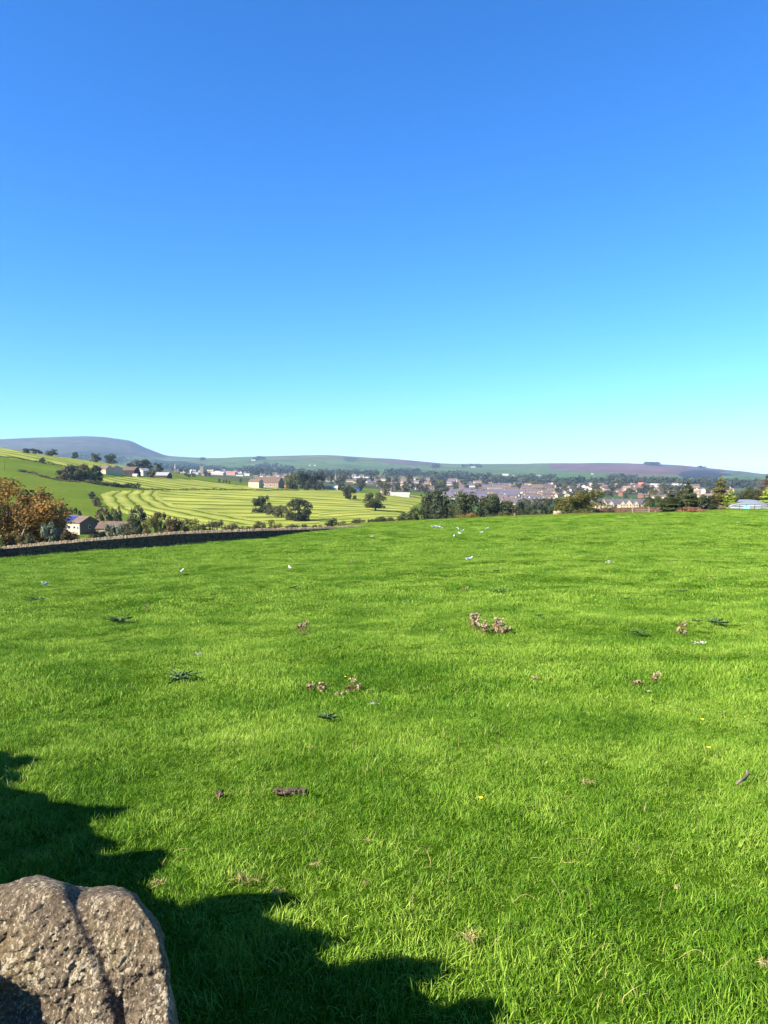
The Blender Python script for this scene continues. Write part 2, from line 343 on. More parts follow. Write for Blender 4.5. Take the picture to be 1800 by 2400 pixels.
def ground_mat(name, kind):
    m, t, ns, ln = nodes_of(name)
    out = N(ns, 'ShaderNodeOutputMaterial'); bs = N(ns, 'ShaderNodeBsdfPrincipled', Roughness=0.95)
    bs.inputs['Specular IOR Level'].default_value = 0.0; ln.new(bs.outputs[0], out.inputs['Surface'])
    ge = N(ns, 'ShaderNodeNewGeometry')
    def noise(scale, det=4.0, rough=.6, vec=None):
        n = N(ns, 'ShaderNodeTexNoise', Scale=scale, Detail=det, Roughness=rough); ln.new(vec or ge.outputs['Position'], n.inputs['Vector']); return n.outputs['Fac']
    def ramp(fac, a, b, p0=.35, p1=.65):
        c = N(ns, 'ShaderNodeValToRGB'); c.color_ramp.elements[0].position = p0; c.color_ramp.elements[1].position = p1
        c.color_ramp.elements[0].color = rgba(a); c.color_ramp.elements[1].color = rgba(b); ln.new(fac, c.inputs['Fac']); return c.outputs['Color']
    def mix(fac, a, b, blend='MIX'):
        x = N(ns, 'ShaderNodeMix', data_type='RGBA', blend_type=blend)
        if isinstance(fac, float): x.inputs[0].default_value = fac
        else: ln.new(fac, x.inputs[0])
        for s, v in ((6, a), (7, b)):
            if isinstance(v, tuple): x.inputs[s].default_value = rgba(v)
            else: ln.new(v, x.inputs[s])
        return x.outputs[2]
    if kind == 'pasture':
        c1 = ramp(noise(2.2), (.020, .046, .002), (.038, .078, .004)); c2 = ramp(noise(.35), (.026, .056, .003), (.048, .090, .005))
        col = mix(.5, c1, c2); hgt = noise(12.9, 4.6, 0.644); bstr, bd = .7, .06
    elif kind == 'meadow':
        at_ = N(ns, 'ShaderNodeAttribute', attribute_name='row')
        wob = noise(.05, 3); ad = N(ns, 'ShaderNodeMath', operation='MULTIPLY_ADD'); ln.new(wob, ad.inputs[0]); ad.inputs[1].default_value = .55; ln.new(at_.outputs['Fac'], ad.inputs[2])
        fr = N(ns, 'ShaderNodeMath', operation='FRACT'); ln.new(ad.outputs[0], fr.inputs[0])
        row = N(ns, 'ShaderNodeValToRGB'); e = row.color_ramp.elements
        e[0].position = 0; e[0].color = rgba((0.129, 0.16, 0.0198)); e[1].position = 1; e[1].color = rgba((0.129, 0.16, 0.0198))
        for p, c in ((.06, (.080, .104, .016)), (.15, (.080, .104, .016)), (.24, (.225, .248, .052)), (.58, (.285, .292, .072)), (.80, (.225, .245, .048)), (.94, (.185, .215, .034))):
            k = e.new(p); k.color = rgba(c)
        ln.new(fr.outputs[0], row.inputs['Fac'])
        pat = ramp(noise(.03, 3), (.78, .80, .75), (1.15, 1.1, 1.05)); fine = ramp(noise(.9, 4, .7), (.86, .88, .84), (1.12, 1.1, 1.1))
        col = mix(1.0, mix(1.0, row.outputs['Color'], pat, 'MULTIPLY'), fine, 'MULTIPLY'); hgt = noise(1.2, 4); bstr, bd = .5, .5
    elif kind == 'hillpasture':
        c1 = ramp(noise(.012, 4), (.072, .108, .012), (.106, .142, .018)); c2 = ramp(noise(.25, 5, .7), (.82, .85, .8), (1.15, 1.12, 1.1))
        col = mix(1.0, c1, c2, 'MULTIPLY'); hgt = noise(.8, 4); bstr, bd = .5, .4
    else:
        at_ = N(ns, 'ShaderNodeAttribute', attribute_name='land')
        vo = N(ns, 'ShaderNodeTexVoronoi', Scale=.0042 if kind == 'hills' else .008); ln.new(ge.outputs['Position'], vo.inputs['Vector']); vo.inputs['Randomness'].default_value = .8
        hv = N(ns, 'ShaderNodeHueSaturation'); mr = N(ns, 'ShaderNodeSeparateColor'); ln.new(vo.outputs['Color'], mr.inputs[0])
        v1 = N(ns, 'ShaderNodeMapRange'); v1.inputs['To Min'].default_value = .82; v1.inputs['To Max'].default_value = 1.2; ln.new(mr.outputs[0], v1.inputs['Value'])
        v2 = N(ns, 'ShaderNodeMapRange'); v2.inputs['To Min'].default_value = .47; v2.inputs['To Max'].default_value = .52; ln.new(mr.outputs[1], v2.inputs['Value'])
        ln.new(v1.outputs[0], hv.inputs['Value']); ln.new(v2.outputs[0], hv.inputs['Hue']); ln.new(at_.outputs['Color'], hv.inputs['Color'])
        ve = N(ns, 'ShaderNodeTexVoronoi', Scale=.0042 if kind == 'hills' else .008, feature='DISTANCE_TO_EDGE'); ln.new(ge.outputs['Position'], ve.inputs['Vector']); ve.inputs['Randomness'].default_value = .8
        ed = N(ns, 'ShaderNodeMapRange'); ed.inputs['From Max'].default_value = .03; ed.inputs['To Min'].default_value = .62; ed.inputs['To Max'].default_value = 1.0; ln.new(ve.outputs['Distance'], ed.inputs['Value'])
        cc = N(ns, 'ShaderNodeCombineColor');
        for k in range(3): ln.new(ed.outputs[0], cc.inputs[k])
        fine = ramp(noise(.02, 6, .75), (.75, .78, .75), (1.2, 1.18, 1.15))
        col = mix(1.0, mix(1.0, hv.outputs[0], cc.outputs[0], 'MULTIPLY'), fine, 'MULTIPLY'); hgt = noise(.02, 6, .7); bstr, bd = .35, 8.0
    ln.new(col, bs.inputs['Base Color'])
    b = N(ns, 'ShaderNodeBump', Strength=bstr, Distance=bd); ln.new(hgt, b.inputs['Height']); ln.new(b.outputs[0], bs.inputs['Normal'])
    return m
GM = {0: ground_mat('pasture_turf', 'pasture'), 1: ground_mat('mown_hay', 'meadow'), 2: ground_mat('hill_grass', 'hillpasture'), 3: ground_mat('valley_land', 'valley'), 4: ground_mat('hill_land', 'hills')}
GN_ = {0: ('pasture', 'bright green grazed pasture sloping down from the near wall'), 1: ('meadow', 'mown hay meadows with yellow green rows beyond the wall'),
       2: ('hillside', 'plain green hillside pasture around the striped meadows'), 3: ('valley', 'valley floor under the town'), 4: ('hills', 'hazy hills and purple heather moor on the skyline')}
for k in range(5):
    q = Q[zone == k]; uq, inv = np.unique(q, return_inverse=True); inv = inv.reshape(q.shape)
    me = npmesh(GN_[k][0], V[uq], inv, [GM[k]], smooth=True)
    if k in (3, 4):
        a = me.attributes.new('land', 'FLOAT_COLOR', 'POINT'); a.data.foreach_set('color', np.concatenate([np.clip(land[uq], 0, 1), np.ones((len(uq), 1))], 1).astype(np.float32).ravel())
    if k == 1:
        a = me.attributes.new('row', 'FLOAT', 'POINT'); a.data.foreach_set('value', rowc[uq].astype(np.float32))
    tag(obj(GN_[k][0], me), GN_[k][1], 'field' if k < 3 else 'land', kind='structure')
gx, gy = np.meshgrid(np.linspace(-9, 9, 40), np.linspace(-9, 1.25, 24))
bz = ground(gx.ravel(), gy.ravel()).reshape(gx.shape)
bi = (np.arange(23)[:, None]*40+np.arange(39)[None]).ravel()
tag(obj('ground', npmesh('ground', np.stack([gx.ravel(), gy.ravel(), bz.ravel()], 1), np.stack([bi, bi+1, bi+41, bi+40], 1), [GM[0]], True)), 'grassy ground under the near wall', 'ground', kind='structure')
# ------------------------------------------------------------------ near dry stone wall (the photographer looks over it)
def gritstone(name, scale=1.0):
    m, t, ns, ln = nodes_of(name)
    out = N(ns, 'ShaderNodeOutputMaterial'); bs = N(ns, 'ShaderNodeBsdfPrincipled', Roughness=0.82); bs.inputs['Specular IOR Level'].default_value = 0.35
    ln.new(bs.outputs[0], out.inputs['Surface'])
    tc = N(ns, 'ShaderNodeTexCoord'); ob = tc.outputs['Object']
    def noise(s, d=6.0, r=.65): n = N(ns, 'ShaderNodeTexNoise', Scale=s*scale, Detail=d, Roughness=r); ln.new(ob, n.inputs['Vector']); return n.outputs['Fac']
    def ramp(fac, stops):
        c = N(ns, 'ShaderNodeValToRGB'); e = c.color_ramp.elements
        e[0].position, e[0].color = stops[0][0], rgba(stops[0][1]); e[1].position, e[1].color = stops[-1][0], rgba(stops[-1][1])
        for p, k in stops[1:-1]: x = e.new(p); x.color = rgba(k)
        ln.new(fac, c.inputs['Fac']); return c.outputs['Color']
    def mix(fac, a, b, blend='MIX'):
        x = N(ns, 'ShaderNodeMix', data_type='RGBA', blend_type=blend); ln.new(fac, x.inputs[0])
        for s, v in ((6, a), (7, b)):
            if isinstance(v, tuple): x.inputs[s].default_value = rgba(v)
            else: ln.new(v, x.inputs[s])
        return x.outputs[2]
    base = ramp(noise(150, 5, .8), [(.30, (.024, .016, .009)), (.42, (.096, .066, .036)), (.54, (.190, .136, .076)), (.68, (.41, .315, .19))])
    tone = ramp(noise(10, 4), [(.3, (.62, .56, .58)), (.5, (1, 1, 1)), (.7, (1.15, 1.05, .78))])
    one = N(ns, 'ShaderNodeValue'); one.outputs[0].default_value = 1.0
    col = mix(one.outputs[0], base, tone, 'MULTIPLY')
    def mask(fac, lo, hi):
        r_ = N(ns, 'ShaderNodeMapRange'); r_.inputs['From Min'].default_value = lo; r_.inputs['From Max'].default_value = hi; ln.new(fac, r_.inputs['Value']); return r_.outputs[0]
    def add(a_, b_, k):
        x = N(ns, 'ShaderNodeMath', operation='MULTIPLY_ADD'); ln.new(b_, x.inputs[0]); x.inputs[1].default_value = k; ln.new(a_, x.inputs[2]); return x.outputs[0]
    col = mix(mask(noise(13, 5, .7), .55, .68), col, (.11, .085, .02))
    # crusts of pale lichen and quartz grains, scattered unevenly
    big = noise(16, 3)
    col = mix(mask(add(noise(120, 3, .6), big, .55), .84, .92), col, (.44, .35, .22))
    col = mix(mask(add(noise(210, 2, .5), big, .35), .77, .85), col, (.52, .43, .29))
    col = mix(mask(add(noise(48, 4, .7), noise(7, 2), .5), 1.0, 1.05), col, (.36, .29, .17))
    col = mix(mask(noise(130, 3, .6), .35, .28), col, (.016, .011, .012))
    ln.new(col, bs.inputs['Base Color'])
    b1 = N(ns, 'ShaderNodeBump', Strength=1.0, Distance=.014/scale); ln.new(noise(75, 6, .8), b1.inputs['Height'])
    b2 = N(ns, 'ShaderNodeBump', Strength=1.0, Distance=.006/scale); ln.new(noise(230, 4, .75), b2.inputs['Height']); ln.new(b1.outputs[0], b2.inputs['Normal'])
    ln.new(b2.outputs[0], bs.inputs['Normal'])
    return m
STONE = gritstone('gritstone')
UWX, UWY = math.cos(R(-37)), math.sin(R(-37)); NWX, NWY = -UWY, UWX      # along the wall, and away from the camera
W0 = np.array([-.36, .80])
def wpt(al, dn=0.0): return W0+al*np.array([UWX, UWY])+dn*np.array([NWX, NWY])
def rock(seed, sx, sy, sz, lumps=.16, sub=3):
    """rounded, chipped block filling about sx x sy x sz, base at 0"""
    n = 8*sub; v = []; r = random.Random(seed); off = Vector((r.uniform(0, 50), r.uniform(0, 50), r.uniform(0, 50)))
    for i in range(n+1):
        th = math.pi*i/n
        for j in range(2*n):
            ph = math.pi*j/n; d = Vector((math.sin(th)*math.cos(ph), math.sin(th)*math.sin(ph), math.cos(th)))
            p = 4.0; q = (abs(d.x)**p+abs(d.y)**p+abs(d.z)**p)**(-1/p)
            s = 1+lumps*mnoise.fractal(d*1.6+off, 1.0, 2.0, 4)
            v.append((d.x*q*s*sx/2, d.y*q*s*sy/2, d.z*q*s*sz/2+sz/2))
    f = []
    for i in range(n):
        for j in range(2*n):
            a = i*2*n+j; b = i*2*n+(j+1) % (2*n); f.append((a, a+2*n, b+2*n, b))
    return mesh('rock', v, f, [STONE], True)
wroot = empty('dry_stone_wall', (*W0, gz(*W0)))
tag(wroot, 'rough dry stone wall with lichened coping stone close to the camera', 'wall', kind='thing')
W0z = gz(*W0)
# body of the wall below the coping (outside the picture, throws the shadow)
body = MB()
for k in range(64):
    al = -9.0+k*.17
    for row in range(6):
        h = .155; p = wpt(al+(.08 if row % 2 else 0)); z = -1.2+row*.32
        b0 = len(body.v); body.box(-.095, .095, -.24, .24, 0, .325, .02)
        for i in range(b0, len(body.v)):
            x, y, zz = body.v[i]; body.v[i] = (p[0]+x*UWX+y*NWX-W0[0], p[1]+x*UWY+y*NWY-W0[1], zz+z-W0z)
tag(obj('stonework', body.mesh('stonework', STONE), wroot), kind='stuff')
# coping stones: centre along the wall, width, top height
COPES = [(-7.3,.5,1.05),(-6.86,.42,1.14),(-6.42,.46,1.25),(-5.98,.42,1.04),(-5.55,.40,.94),(-5.16,.36,.95),(-4.86,.30,1.07),(-4.60,.30,1.17),(-4.28,.34,.95),(-3.95,.30,.92),(-3.60,.42,1.01),(-3.20,.30,.78),
         (-2.86,.26,.74),(-2.60,.28,1.10),(-2.36,.22,1.02),(-2.15,.22,1.03),(-1.93,.22,.95),(-1.66,.28,1.12),(-1.42,.18,1.02),(-1.22,.24,1.07),(-.95,.24,1.04),(-.74,.26,.86),(.36,.24,.98),(.62,.26,1.0),(.9,.28,1.02),(1.2,.3,1.0),(1.5,.3,1.05)]
for i, (al, wd, top) in enumerate(COPES):
    p = wpt(al, .02 if i % 2 else -.03); zb = .55
    o = obj('coping_stone', rock(i*7+3, wd*1.12, .44, top-zb, .22, 2), wroot, (p[0]-W0[0], p[1]-W0[1], zb-W0z), (R(rnd.uniform(-3, 3)), R(rnd.uniform(-5, 5)), R(-37+rnd.uniform(-9, 9))))

p = wpt(-.345, -.21); obj('coping_stone', rock(411, .34, .30, .612, .2, 2), wroot, (p[0]-W0[0], p[1]-W0[1], .53-W0z), (0, R(4), R(-30)))  # added stone out of view, placed to shade the big stone's lower left
# the coping stone in view: an upright split slab, outline measured in its own plane
def big_stone():
    # plane faces the camera, at about 0.92 m; local x right, y up (metres), z towards the camera
    D = .93; sc = D/F
    ctr = (190, 2330)
    prof = [(-150,2560),(-175,2400),(-170,2260),(-120,2160),(-55,2098),(0,2078),(50,2064),(100,2060),(150,2069),(182,2088),(205,2091),(240,2084),(290,2086),(318,2098),(345,2135),(372,2180),(388,2230),(398,2300),(408,2380),(416,2460),(420,2600),(330,2680),(120,2690),(-60,2650)]
    P = np.array([((x-ctr[0])*sc, (ctr[1]-y)*sc) for x, y in prof])
    ang = np.arctan2(P[:, 1], P[:, 0]); rad = np.hypot(P[:, 0], P[:, 1]); o = np.argsort(ang); ang, rad = ang[o], rad[o]
    ang = np.concatenate([ang-2*np.pi, ang, ang+2*np.pi]); rad = np.tile(rad, 3)
    na, nr = 460, 150
    A = np.linspace(-np.pi, np.pi, na, endpoint=False); RA = np.interp(A, ang, rad)
    k = np.array([1, 4, 6, 4, 1])/16.; RA = sum(k[i]*np.roll(RA, i-2) for i in range(5))
    T = np.concatenate([np.linspace(0, .93, nr), 0.93+.07*np.sin(np.linspace(0, np.pi/2, 40)[1:])])
    groove = np.array([((x-ctr[0])*sc, (ctr[1]-y)*sc) for x, y in [(183,2070),(186,2095),(203,2140),(222,2190),(243,2235),(262,2275),(283,2330),(296,2400),(305,2500)]])
    def gdist(x, y):
        best = np.full(x.shape, 9.); side = np.zeros(x.shape)
        for (x0, y0), (x1, y1) in zip(groove[:-1], groove[1:]):
            dx, dy = x1-x0, y1-y0; t = np.clip(((x-x0)*dx+(y-y0)*dy)/(dx*dx+dy*dy), 0, 1); d = np.hypot(x-x0-t*dx, y-y0-t*dy)
            m = d < best; best = np.where(m, d, best); side = np.where(m, np.sign(dx*(y-y0)-dy*(x-x0)), side)
        return best, side
    # lower left: slight undercut below an added ledge, shaped to bring shade there
    led = np.array([((x-ctr[0])*sc, (ctr[1]-y)*sc) for x, y in [(-260,2255),(0,2287),(60,2305),(110,2330),(160,2362),(200,2410),(215,2500)]])
    def ledge(x, y):
        best = np.full(x.shape, 9.); side = np.zeros(x.shape)
        for (x0, y0), (x1, y1) in zip(led[:-1], led[1:]):
            dx, dy = x1-x0, y1-y0; t = np.clip(((x-x0)*dx+(y-y0)*dy)/(dx*dx+dy*dy), 0, 1); d = np.hypot(x-x0-t*dx, y-y0-t*dy)
            m = d < best; best = np.where(m, d, best); side = np.where(m, np.sign(dx*(y-y0)-dy*(x-x0)), side)
        return best*side                      # negative below / left of the ledge
    X = (RA[None]*T[:, None]*np.cos(A)[None]); Yv = (RA[None]*T[:, None]*np.sin(A)[None]); Tt = np.repeat(T[:, None], na, 1)
    ex_ = 9+34*smooth(.1, .8, np.cos(A))[None]*np.ones_like(Tt); z = .055*np.sqrt(1-Tt**ex_)-.02
    g, sd = gdist(X, Yv)
    z = z - .006*np.where(sd > 0, 1, 0)*smooth(0, .03, g)
    z -= .017*np.exp(-(g/.0135)**2)
    z += .34*X - .42*Yv                                   # turned a little left, leaning back
    ld = ledge(X, Yv)
    z -= .012*smooth(.003, -.014, ld)
    kk = (D-z)/D; cx, cy = (ctr[0]-900)*sc, (1200-ctr[1])*sc; V = np.stack([(X+cx)*kk-cx, (Yv+cy)*kk-cy, z], -1).reshape(-1, 3)      # keep the measured outline where the face comes nearer
    off = Vector((3.1, 7.7, 1.9)); dv = np.zeros(len(V))
    for i, p in enumerate(V):
        q = Vector(p)
        dv[i] = .011*mnoise.fractal(q*16+off, 1.0, 2.0, 5) + .0046*mnoise.fractal(q*85+off, .8, 2.0, 3)
    tt = Tt.ravel()
    V[:, 2] += dv*(1-.4*tt**8); V[:, 0] += .35*dv*tt**14*np.cos(np.tile(A, len(T))); V[:, 1] += .35*dv*tt**14*np.sin(np.tile(A, len(T)))
    f = []
    nt_ = len(T); idx = np.arange(nt_*na).reshape(nt_, na); j = np.roll(np.arange(na), -1)
    Qf = np.stack([idx[:-1], idx[1:], idx[1:][:, j], idx[:-1][:, j]], -1).reshape(-1, 4)
    # sides and back
    rim = V[idx[-1]]; rings = [rim]; nb = 14
    for b in range(1, nb+1):
        t = b/nb; s = 1+.012*math.sin(math.pi*t)-.30*smooth(.35, 1, t); r2 = rim.copy(); r2[:, 2] = rim[:, 2]-.20*t; f2 = ((D-r2[:, 2])/(D-rim[:, 2]))[:, None]; r2[:, :2] = ((rim[:, :2]+np.array([cx, cy]))*f2-np.array([cx, cy]))*1.0; m2 = r2[:, :2].mean(0); r2[:, :2] = m2+(r2[:, :2]-m2)*s
        for i in range(na): q = Vector(r2[i]); r2[i] += np.array((Vector(r2[i]).normalized()*.010*mnoise.fractal(q*14+off, 1.0, 2.0, 4)))*(1 if t > 0 else 0)
        rings.append(r2)
    base = len(V); V2 = [V]
    allq = [Qf]; prev = idx[-1]
    for b in range(1, nb+1):
        cur = base+np.arange(na)+(b-1)*na; V2.append(rings[b]); allq.append(np.stack([prev, cur, cur[j], prev[j]], -1)); prev = cur
    cb = base+nb*na; V2.append(rings[-1].mean(0)[None]-np.array([[0, 0, .01]]))
    allq.append(np.stack([prev, np.full(na, cb), np.full(na, cb), prev[j]], -1)[:, [0, 1, 3, 3]] if False else np.zeros((0, 4), int))
    V = np.concatenate(V2); Qa = np.concatenate(allq)
    me = npmesh('coping_stone', V, Qa, [STONE], True)
    d = ray(*ctr); p = np.array([0, 0, EYE])+d/np.linalg.norm(d)*D*np.linalg.norm([(ctr[0]-900)/F, 1, (1200-ctr[1])/F])
    o = obj('coping_stone', me, wroot)
    # face turned towards the camera: local z back along the view axis, tipped a little to the left
    o.matrix_world = Matrix.Translation(Vector(p)-Vector((*W0, W0z))) @ Matrix.Rotation(math.pi/2-PITCH, 4, 'X')
    o['label'] = 'mottled gritstone coping stone with a dark groove and pale lichen specks'
    return o
big_stone()

# ------------------------------------------------------------------ grass of the pasture: instanced tufts
def grassmat(name, a, b, c, trans=.24):
    m, t, ns, ln = nodes_of(name)
    out = N(ns, 'ShaderNodeOutputMaterial'); bs = N(ns, 'ShaderNodeBsdfPrincipled', Roughness=0.5); bs.inputs['Specular IOR Level'].default_value = 0.12
    tr = N(ns, 'ShaderNodeBsdfTranslucent'); mx = N(ns, 'ShaderNodeMixShader'); mx.inputs[0].default_value = trans
    ge = N(ns, 'ShaderNodeNewGeometry')
    n1 = N(ns, 'ShaderNodeTexNoise', Scale=.55, Detail=5.0, Roughness=.65); ln.new(ge.outputs['Position'], n1.inputs['Vector'])
    ri = ge.outputs['Random Per Island']; oi = N(ns, 'ShaderNodeObjectInfo')
    ad = N(ns, 'ShaderNodeMath', operation='MULTIPLY_ADD'); ln.new(ri, ad.inputs[0]); ad.inputs[1].default_value = .42; ln.new(n1.outputs['Fac'], ad.inputs[2])
    a2 = N(ns, 'ShaderNodeMath', operation='MULTIPLY_ADD'); ln.new(oi.outputs['Random'], a2.inputs[0]); a2.inputs[1].default_value = .16; ln.new(ad.outputs[0], a2.inputs[2])
    cr = N(ns, 'ShaderNodeValToRGB'); e = cr.color_ramp.elements
    e[0].position, e[0].color = .50, rgba(a); e[1].position, e[1].color = 1.02, rgba(c); x = e.new(.76); x.color = rgba(b)
    ln.new(a2.outputs[0], cr.inputs['Fac'])
    ln.new(cr.outputs[0], bs.inputs['Base Color']); ln.new(cr.outputs[0], tr.inputs['Color'])
    ln.new(bs.outputs[0], mx.inputs[1]); ln.new(tr.outputs[0], mx.inputs[2]); ln.new(mx.outputs[0], out.inputs['Surface'])
    return m
GRASS = grassmat('grass_blade', (.034, .102, .005), (.116, .236, .012), (.310, .420, .055))
STRAW = plain('straw', (.24, .19, .065), (.36, .295, .12), 30, .7)
def tuft(name, seed, n, rad, l0, l1, wd, lean, mat, seg=3):
    r = np.random.default_rng(seed); v = []; f = []
    dirb = r.uniform(0, 6.28)
    for k in range(n):
        a = r.uniform(0, 6.28); q = rad*math.sqrt(r.uniform()); x, y = q*math.cos(a), q*math.sin(a)
        L = r.uniform(l0, l1)*(1-.35*q/rad); th = (dirb+r.normal(0, .9)) if r.uniform() < .55 else r.uniform(0, 6.28); ln_ = lean*r.uniform(.2, 1.25); w_ = wd*r.uniform(.6, 1.25)
        tw = r.uniform(0, 6.28); sx, sy = math.cos(tw)*w_/2, math.sin(tw)*w_/2; b = len(v)
        for s in range(seg):
            t = s/seg; h = L*(t-.28*ln_*t*t); d = L*ln_*t*t*.9
            wdt = (1-.55*t**2)
            v.append((x+math.cos(th)*d-sx*wdt, y+math.sin(th)*d-sy*wdt, h-.006)); v.append((x+math.cos(th)*d+sx*wdt, y+math.sin(th)*d+sy*wdt, h-.006))
        v.append((x+math.cos(th)*L*ln_*.9, y+math.sin(th)*L*ln_*.9, L*(1-.28*ln_)-.006))
        for s in range(seg-1): i = b+2*s; f.append((i, i+1, i+3, i+2))
        i = b+2*(seg-1); f.append((i, i+1, i+2))
    return mesh(name, v, f, [mat])
TUFTS = []
def addtufts(prefix, nvar, **kw):
    out = []
    for k in range(nvar):
        o = bpy.data.objects.new('grass_tuft', tuft('grass_tuft', hash((prefix, k)) % 9999 if False else len(TUFTS)*13+5, mat=GRASS, **kw)); TUFTS.append(o); out.append(len(TUFTS)-1)
    return out
RINGS = []       # (y0, y1, tufts per square metre, variants)
RINGS.append((1.3, 8, 420, addtufts('a', 6, n=42, rad=.075, l0=.025, l1=.070, wd=.0032, lean=1.0)))
RINGS.append((8, 20, 115, addtufts('b', 6, n=60, rad=.16, l0=.03, l1=.075, wd=.005, lean=.95)))
RINGS.append((20, 48, 26, addtufts('c', 5, n=80, rad=.34, l0=.035, l1=.085, wd=.010, lean=.9, seg=2)))
RINGS.append((48, 108, 8, addtufts('d', 5, n=95, rad=.75, l0=.04, l1=.09, wd=.020, lean=.9, seg=2)))
pts, idxs, scl, rots = [], [], [], []
for (y0, y1, den, vs) in RINGS:
    a0, a1 = max(1.0, y0*.82), y1*1.10; A = 1.24*(a1*a1-a0*a0)/2+2.4*(a1-a0); n = int(A*den)
    y = np.sqrt(rng.uniform(a0*a0, a1*a1, n)); x = rng.uniform(-1, 1, n)*(.62*y+1.2*np.minimum(1, y/4))
    keep = rng.uniform(size=n) < (smooth(a0, y0, y) if y0 > 2 else 1.0)*(1-smooth(y1*.9, a1, y))
    d = line_d(x, y); keep &= (d < -.25)
    dn = (x-W0[0])*NWX+(y-W0[1])*NWY; keep &= dn > .3
    x, y = x[keep], y[keep]; z = ground(x, y)
    s = 1.0+.34*waves(x, y, .7, 2, 9)*smooth(40, 10, y)+.34*waves(x, y, 2.6, 12, 20)+.18*waves(x, y, 9, 22, 28)
    s = np.clip(s, .6, 1.8)*rng.lognormal(0, .22, len(x))
    pts.append(np.stack([x, y, z], 1)); idxs.append(rng.choice(vs, len(x))); scl.append(np.stack([np.clip(s, .8, 1.25), np.clip(s, .8, 1.25), s], 1)); rots.append(2.6*waves(x, y, 1.2, 30, 38)+rng.normal(0, .8, len(x)))
# a few bleached blades among the green
dry = [bpy.data.objects.new('dry_tuft', tuft('dry_tuft', 900+k, 5, .10, .05, .12, .0028, 1.1, STRAW)) for k in range(4)]
d0 = len(TUFTS); TUFTS += dry; n = 2600
y = np.sqrt(rng.uniform(1.5, 22*22, n)); x = rng.uniform(-1, 1, n)*(.62*y+.8); kp = (((x-W0[0])*NWX+(y-W0[1])*NWY) > .3) & (waves(x, y, 2.1, 40, 47) > -.2); x, y = x[kp], y[kp]
pts.append(np.stack([x, y, ground(x, y)], 1)); idxs.append(rng.integers(d0, d0+4, len(x))); scl.append(np.repeat(rng.uniform(.7, 1.3, (len(x), 1)), 3, 1)); rots.append(rng.uniform(0, 6.283, len(x)))
pts = np.concatenate(pts); idxs = np.concatenate(idxs); scl = np.concatenate(scl); rots = np.concatenate(rots)
gme = bpy.data.meshes.new('grass'); gme.vertices.add(len(pts)); gme.vertices.foreach_set('co', pts.astype(np.float32).ravel()); gme.update()
a = gme.attributes.new('pick', 'INT', 'POINT'); a.data.foreach_set('value', idxs.astype(np.int32))
a = gme.attributes.new('size', 'FLOAT_VECTOR', 'POINT'); a.data.foreach_set('vector', scl.astype(np.float32).ravel())
a = gme.attributes.new('turn', 'FLOAT_VECTOR', 'POINT'); a.data.foreach_set('vector', np.stack([rng.normal(0, .12, len(rots)), rng.normal(0, .12, len(rots)), rots], 1).astype(np.float32).ravel())
gme.materials.append(GRASS)
grass = tag(obj('grass', gme), 'short bright green grass covering the near pasture', 'grass', kind='stuff')
ng = bpy.data.node_groups.new('scatter', 'GeometryNodeTree')
ng.interface.new_socket('Geometry', in_out='INPUT', socket_type='NodeSocketGeometry'); ng.interface.new_socket('Geometry', in_out='OUTPUT', socket_type='NodeSocketGeometry')
gi = ng.nodes.new('NodeGroupInput'); go = ng.nodes.new('NodeGroupOutput'); ip = ng.nodes.new('GeometryNodeInstanceOnPoints'); jn = ng.nodes.new('GeometryNodeJoinGeometry')
for o in reversed(TUFTS):
    n = ng.nodes.new('GeometryNodeObjectInfo'); n.inputs['Object'].default_value = o; n.inputs['As Instance'].default_value = True
    ng.links.new(n.outputs['Geometry'], jn.inputs[0])
def named(nm, ty):
    n = ng.nodes.new('GeometryNodeInputNamedAttribute'); n.data_type = ty; n.inputs['Name'].default_value = nm; return n.outputs['Attribute']
e2r = ng.nodes.new('FunctionNodeEulerToRotation'); ng.links.new(named('turn', 'FLOAT_VECTOR'), e2r.inputs[0])
ip.inputs['Pick Instance'].default_value = True
ng.links.new(gi.outputs[0], ip.inputs['Points']); ng.links.new(jn.outputs[0], ip.inputs['Instance']); ng.links.new(named('pick', 'INT'), ip.inputs['Instance Index'])
ng.links.new(e2r.outputs[0], ip.inputs['Rotation']); ng.links.new(named('size', 'FLOAT_VECTOR'), ip.inputs['Scale']); ng.links.new(ip.outputs[0], go.inputs[0])
md = grass.modifiers.new('scatter', 'NODES'); md.node_group = ng
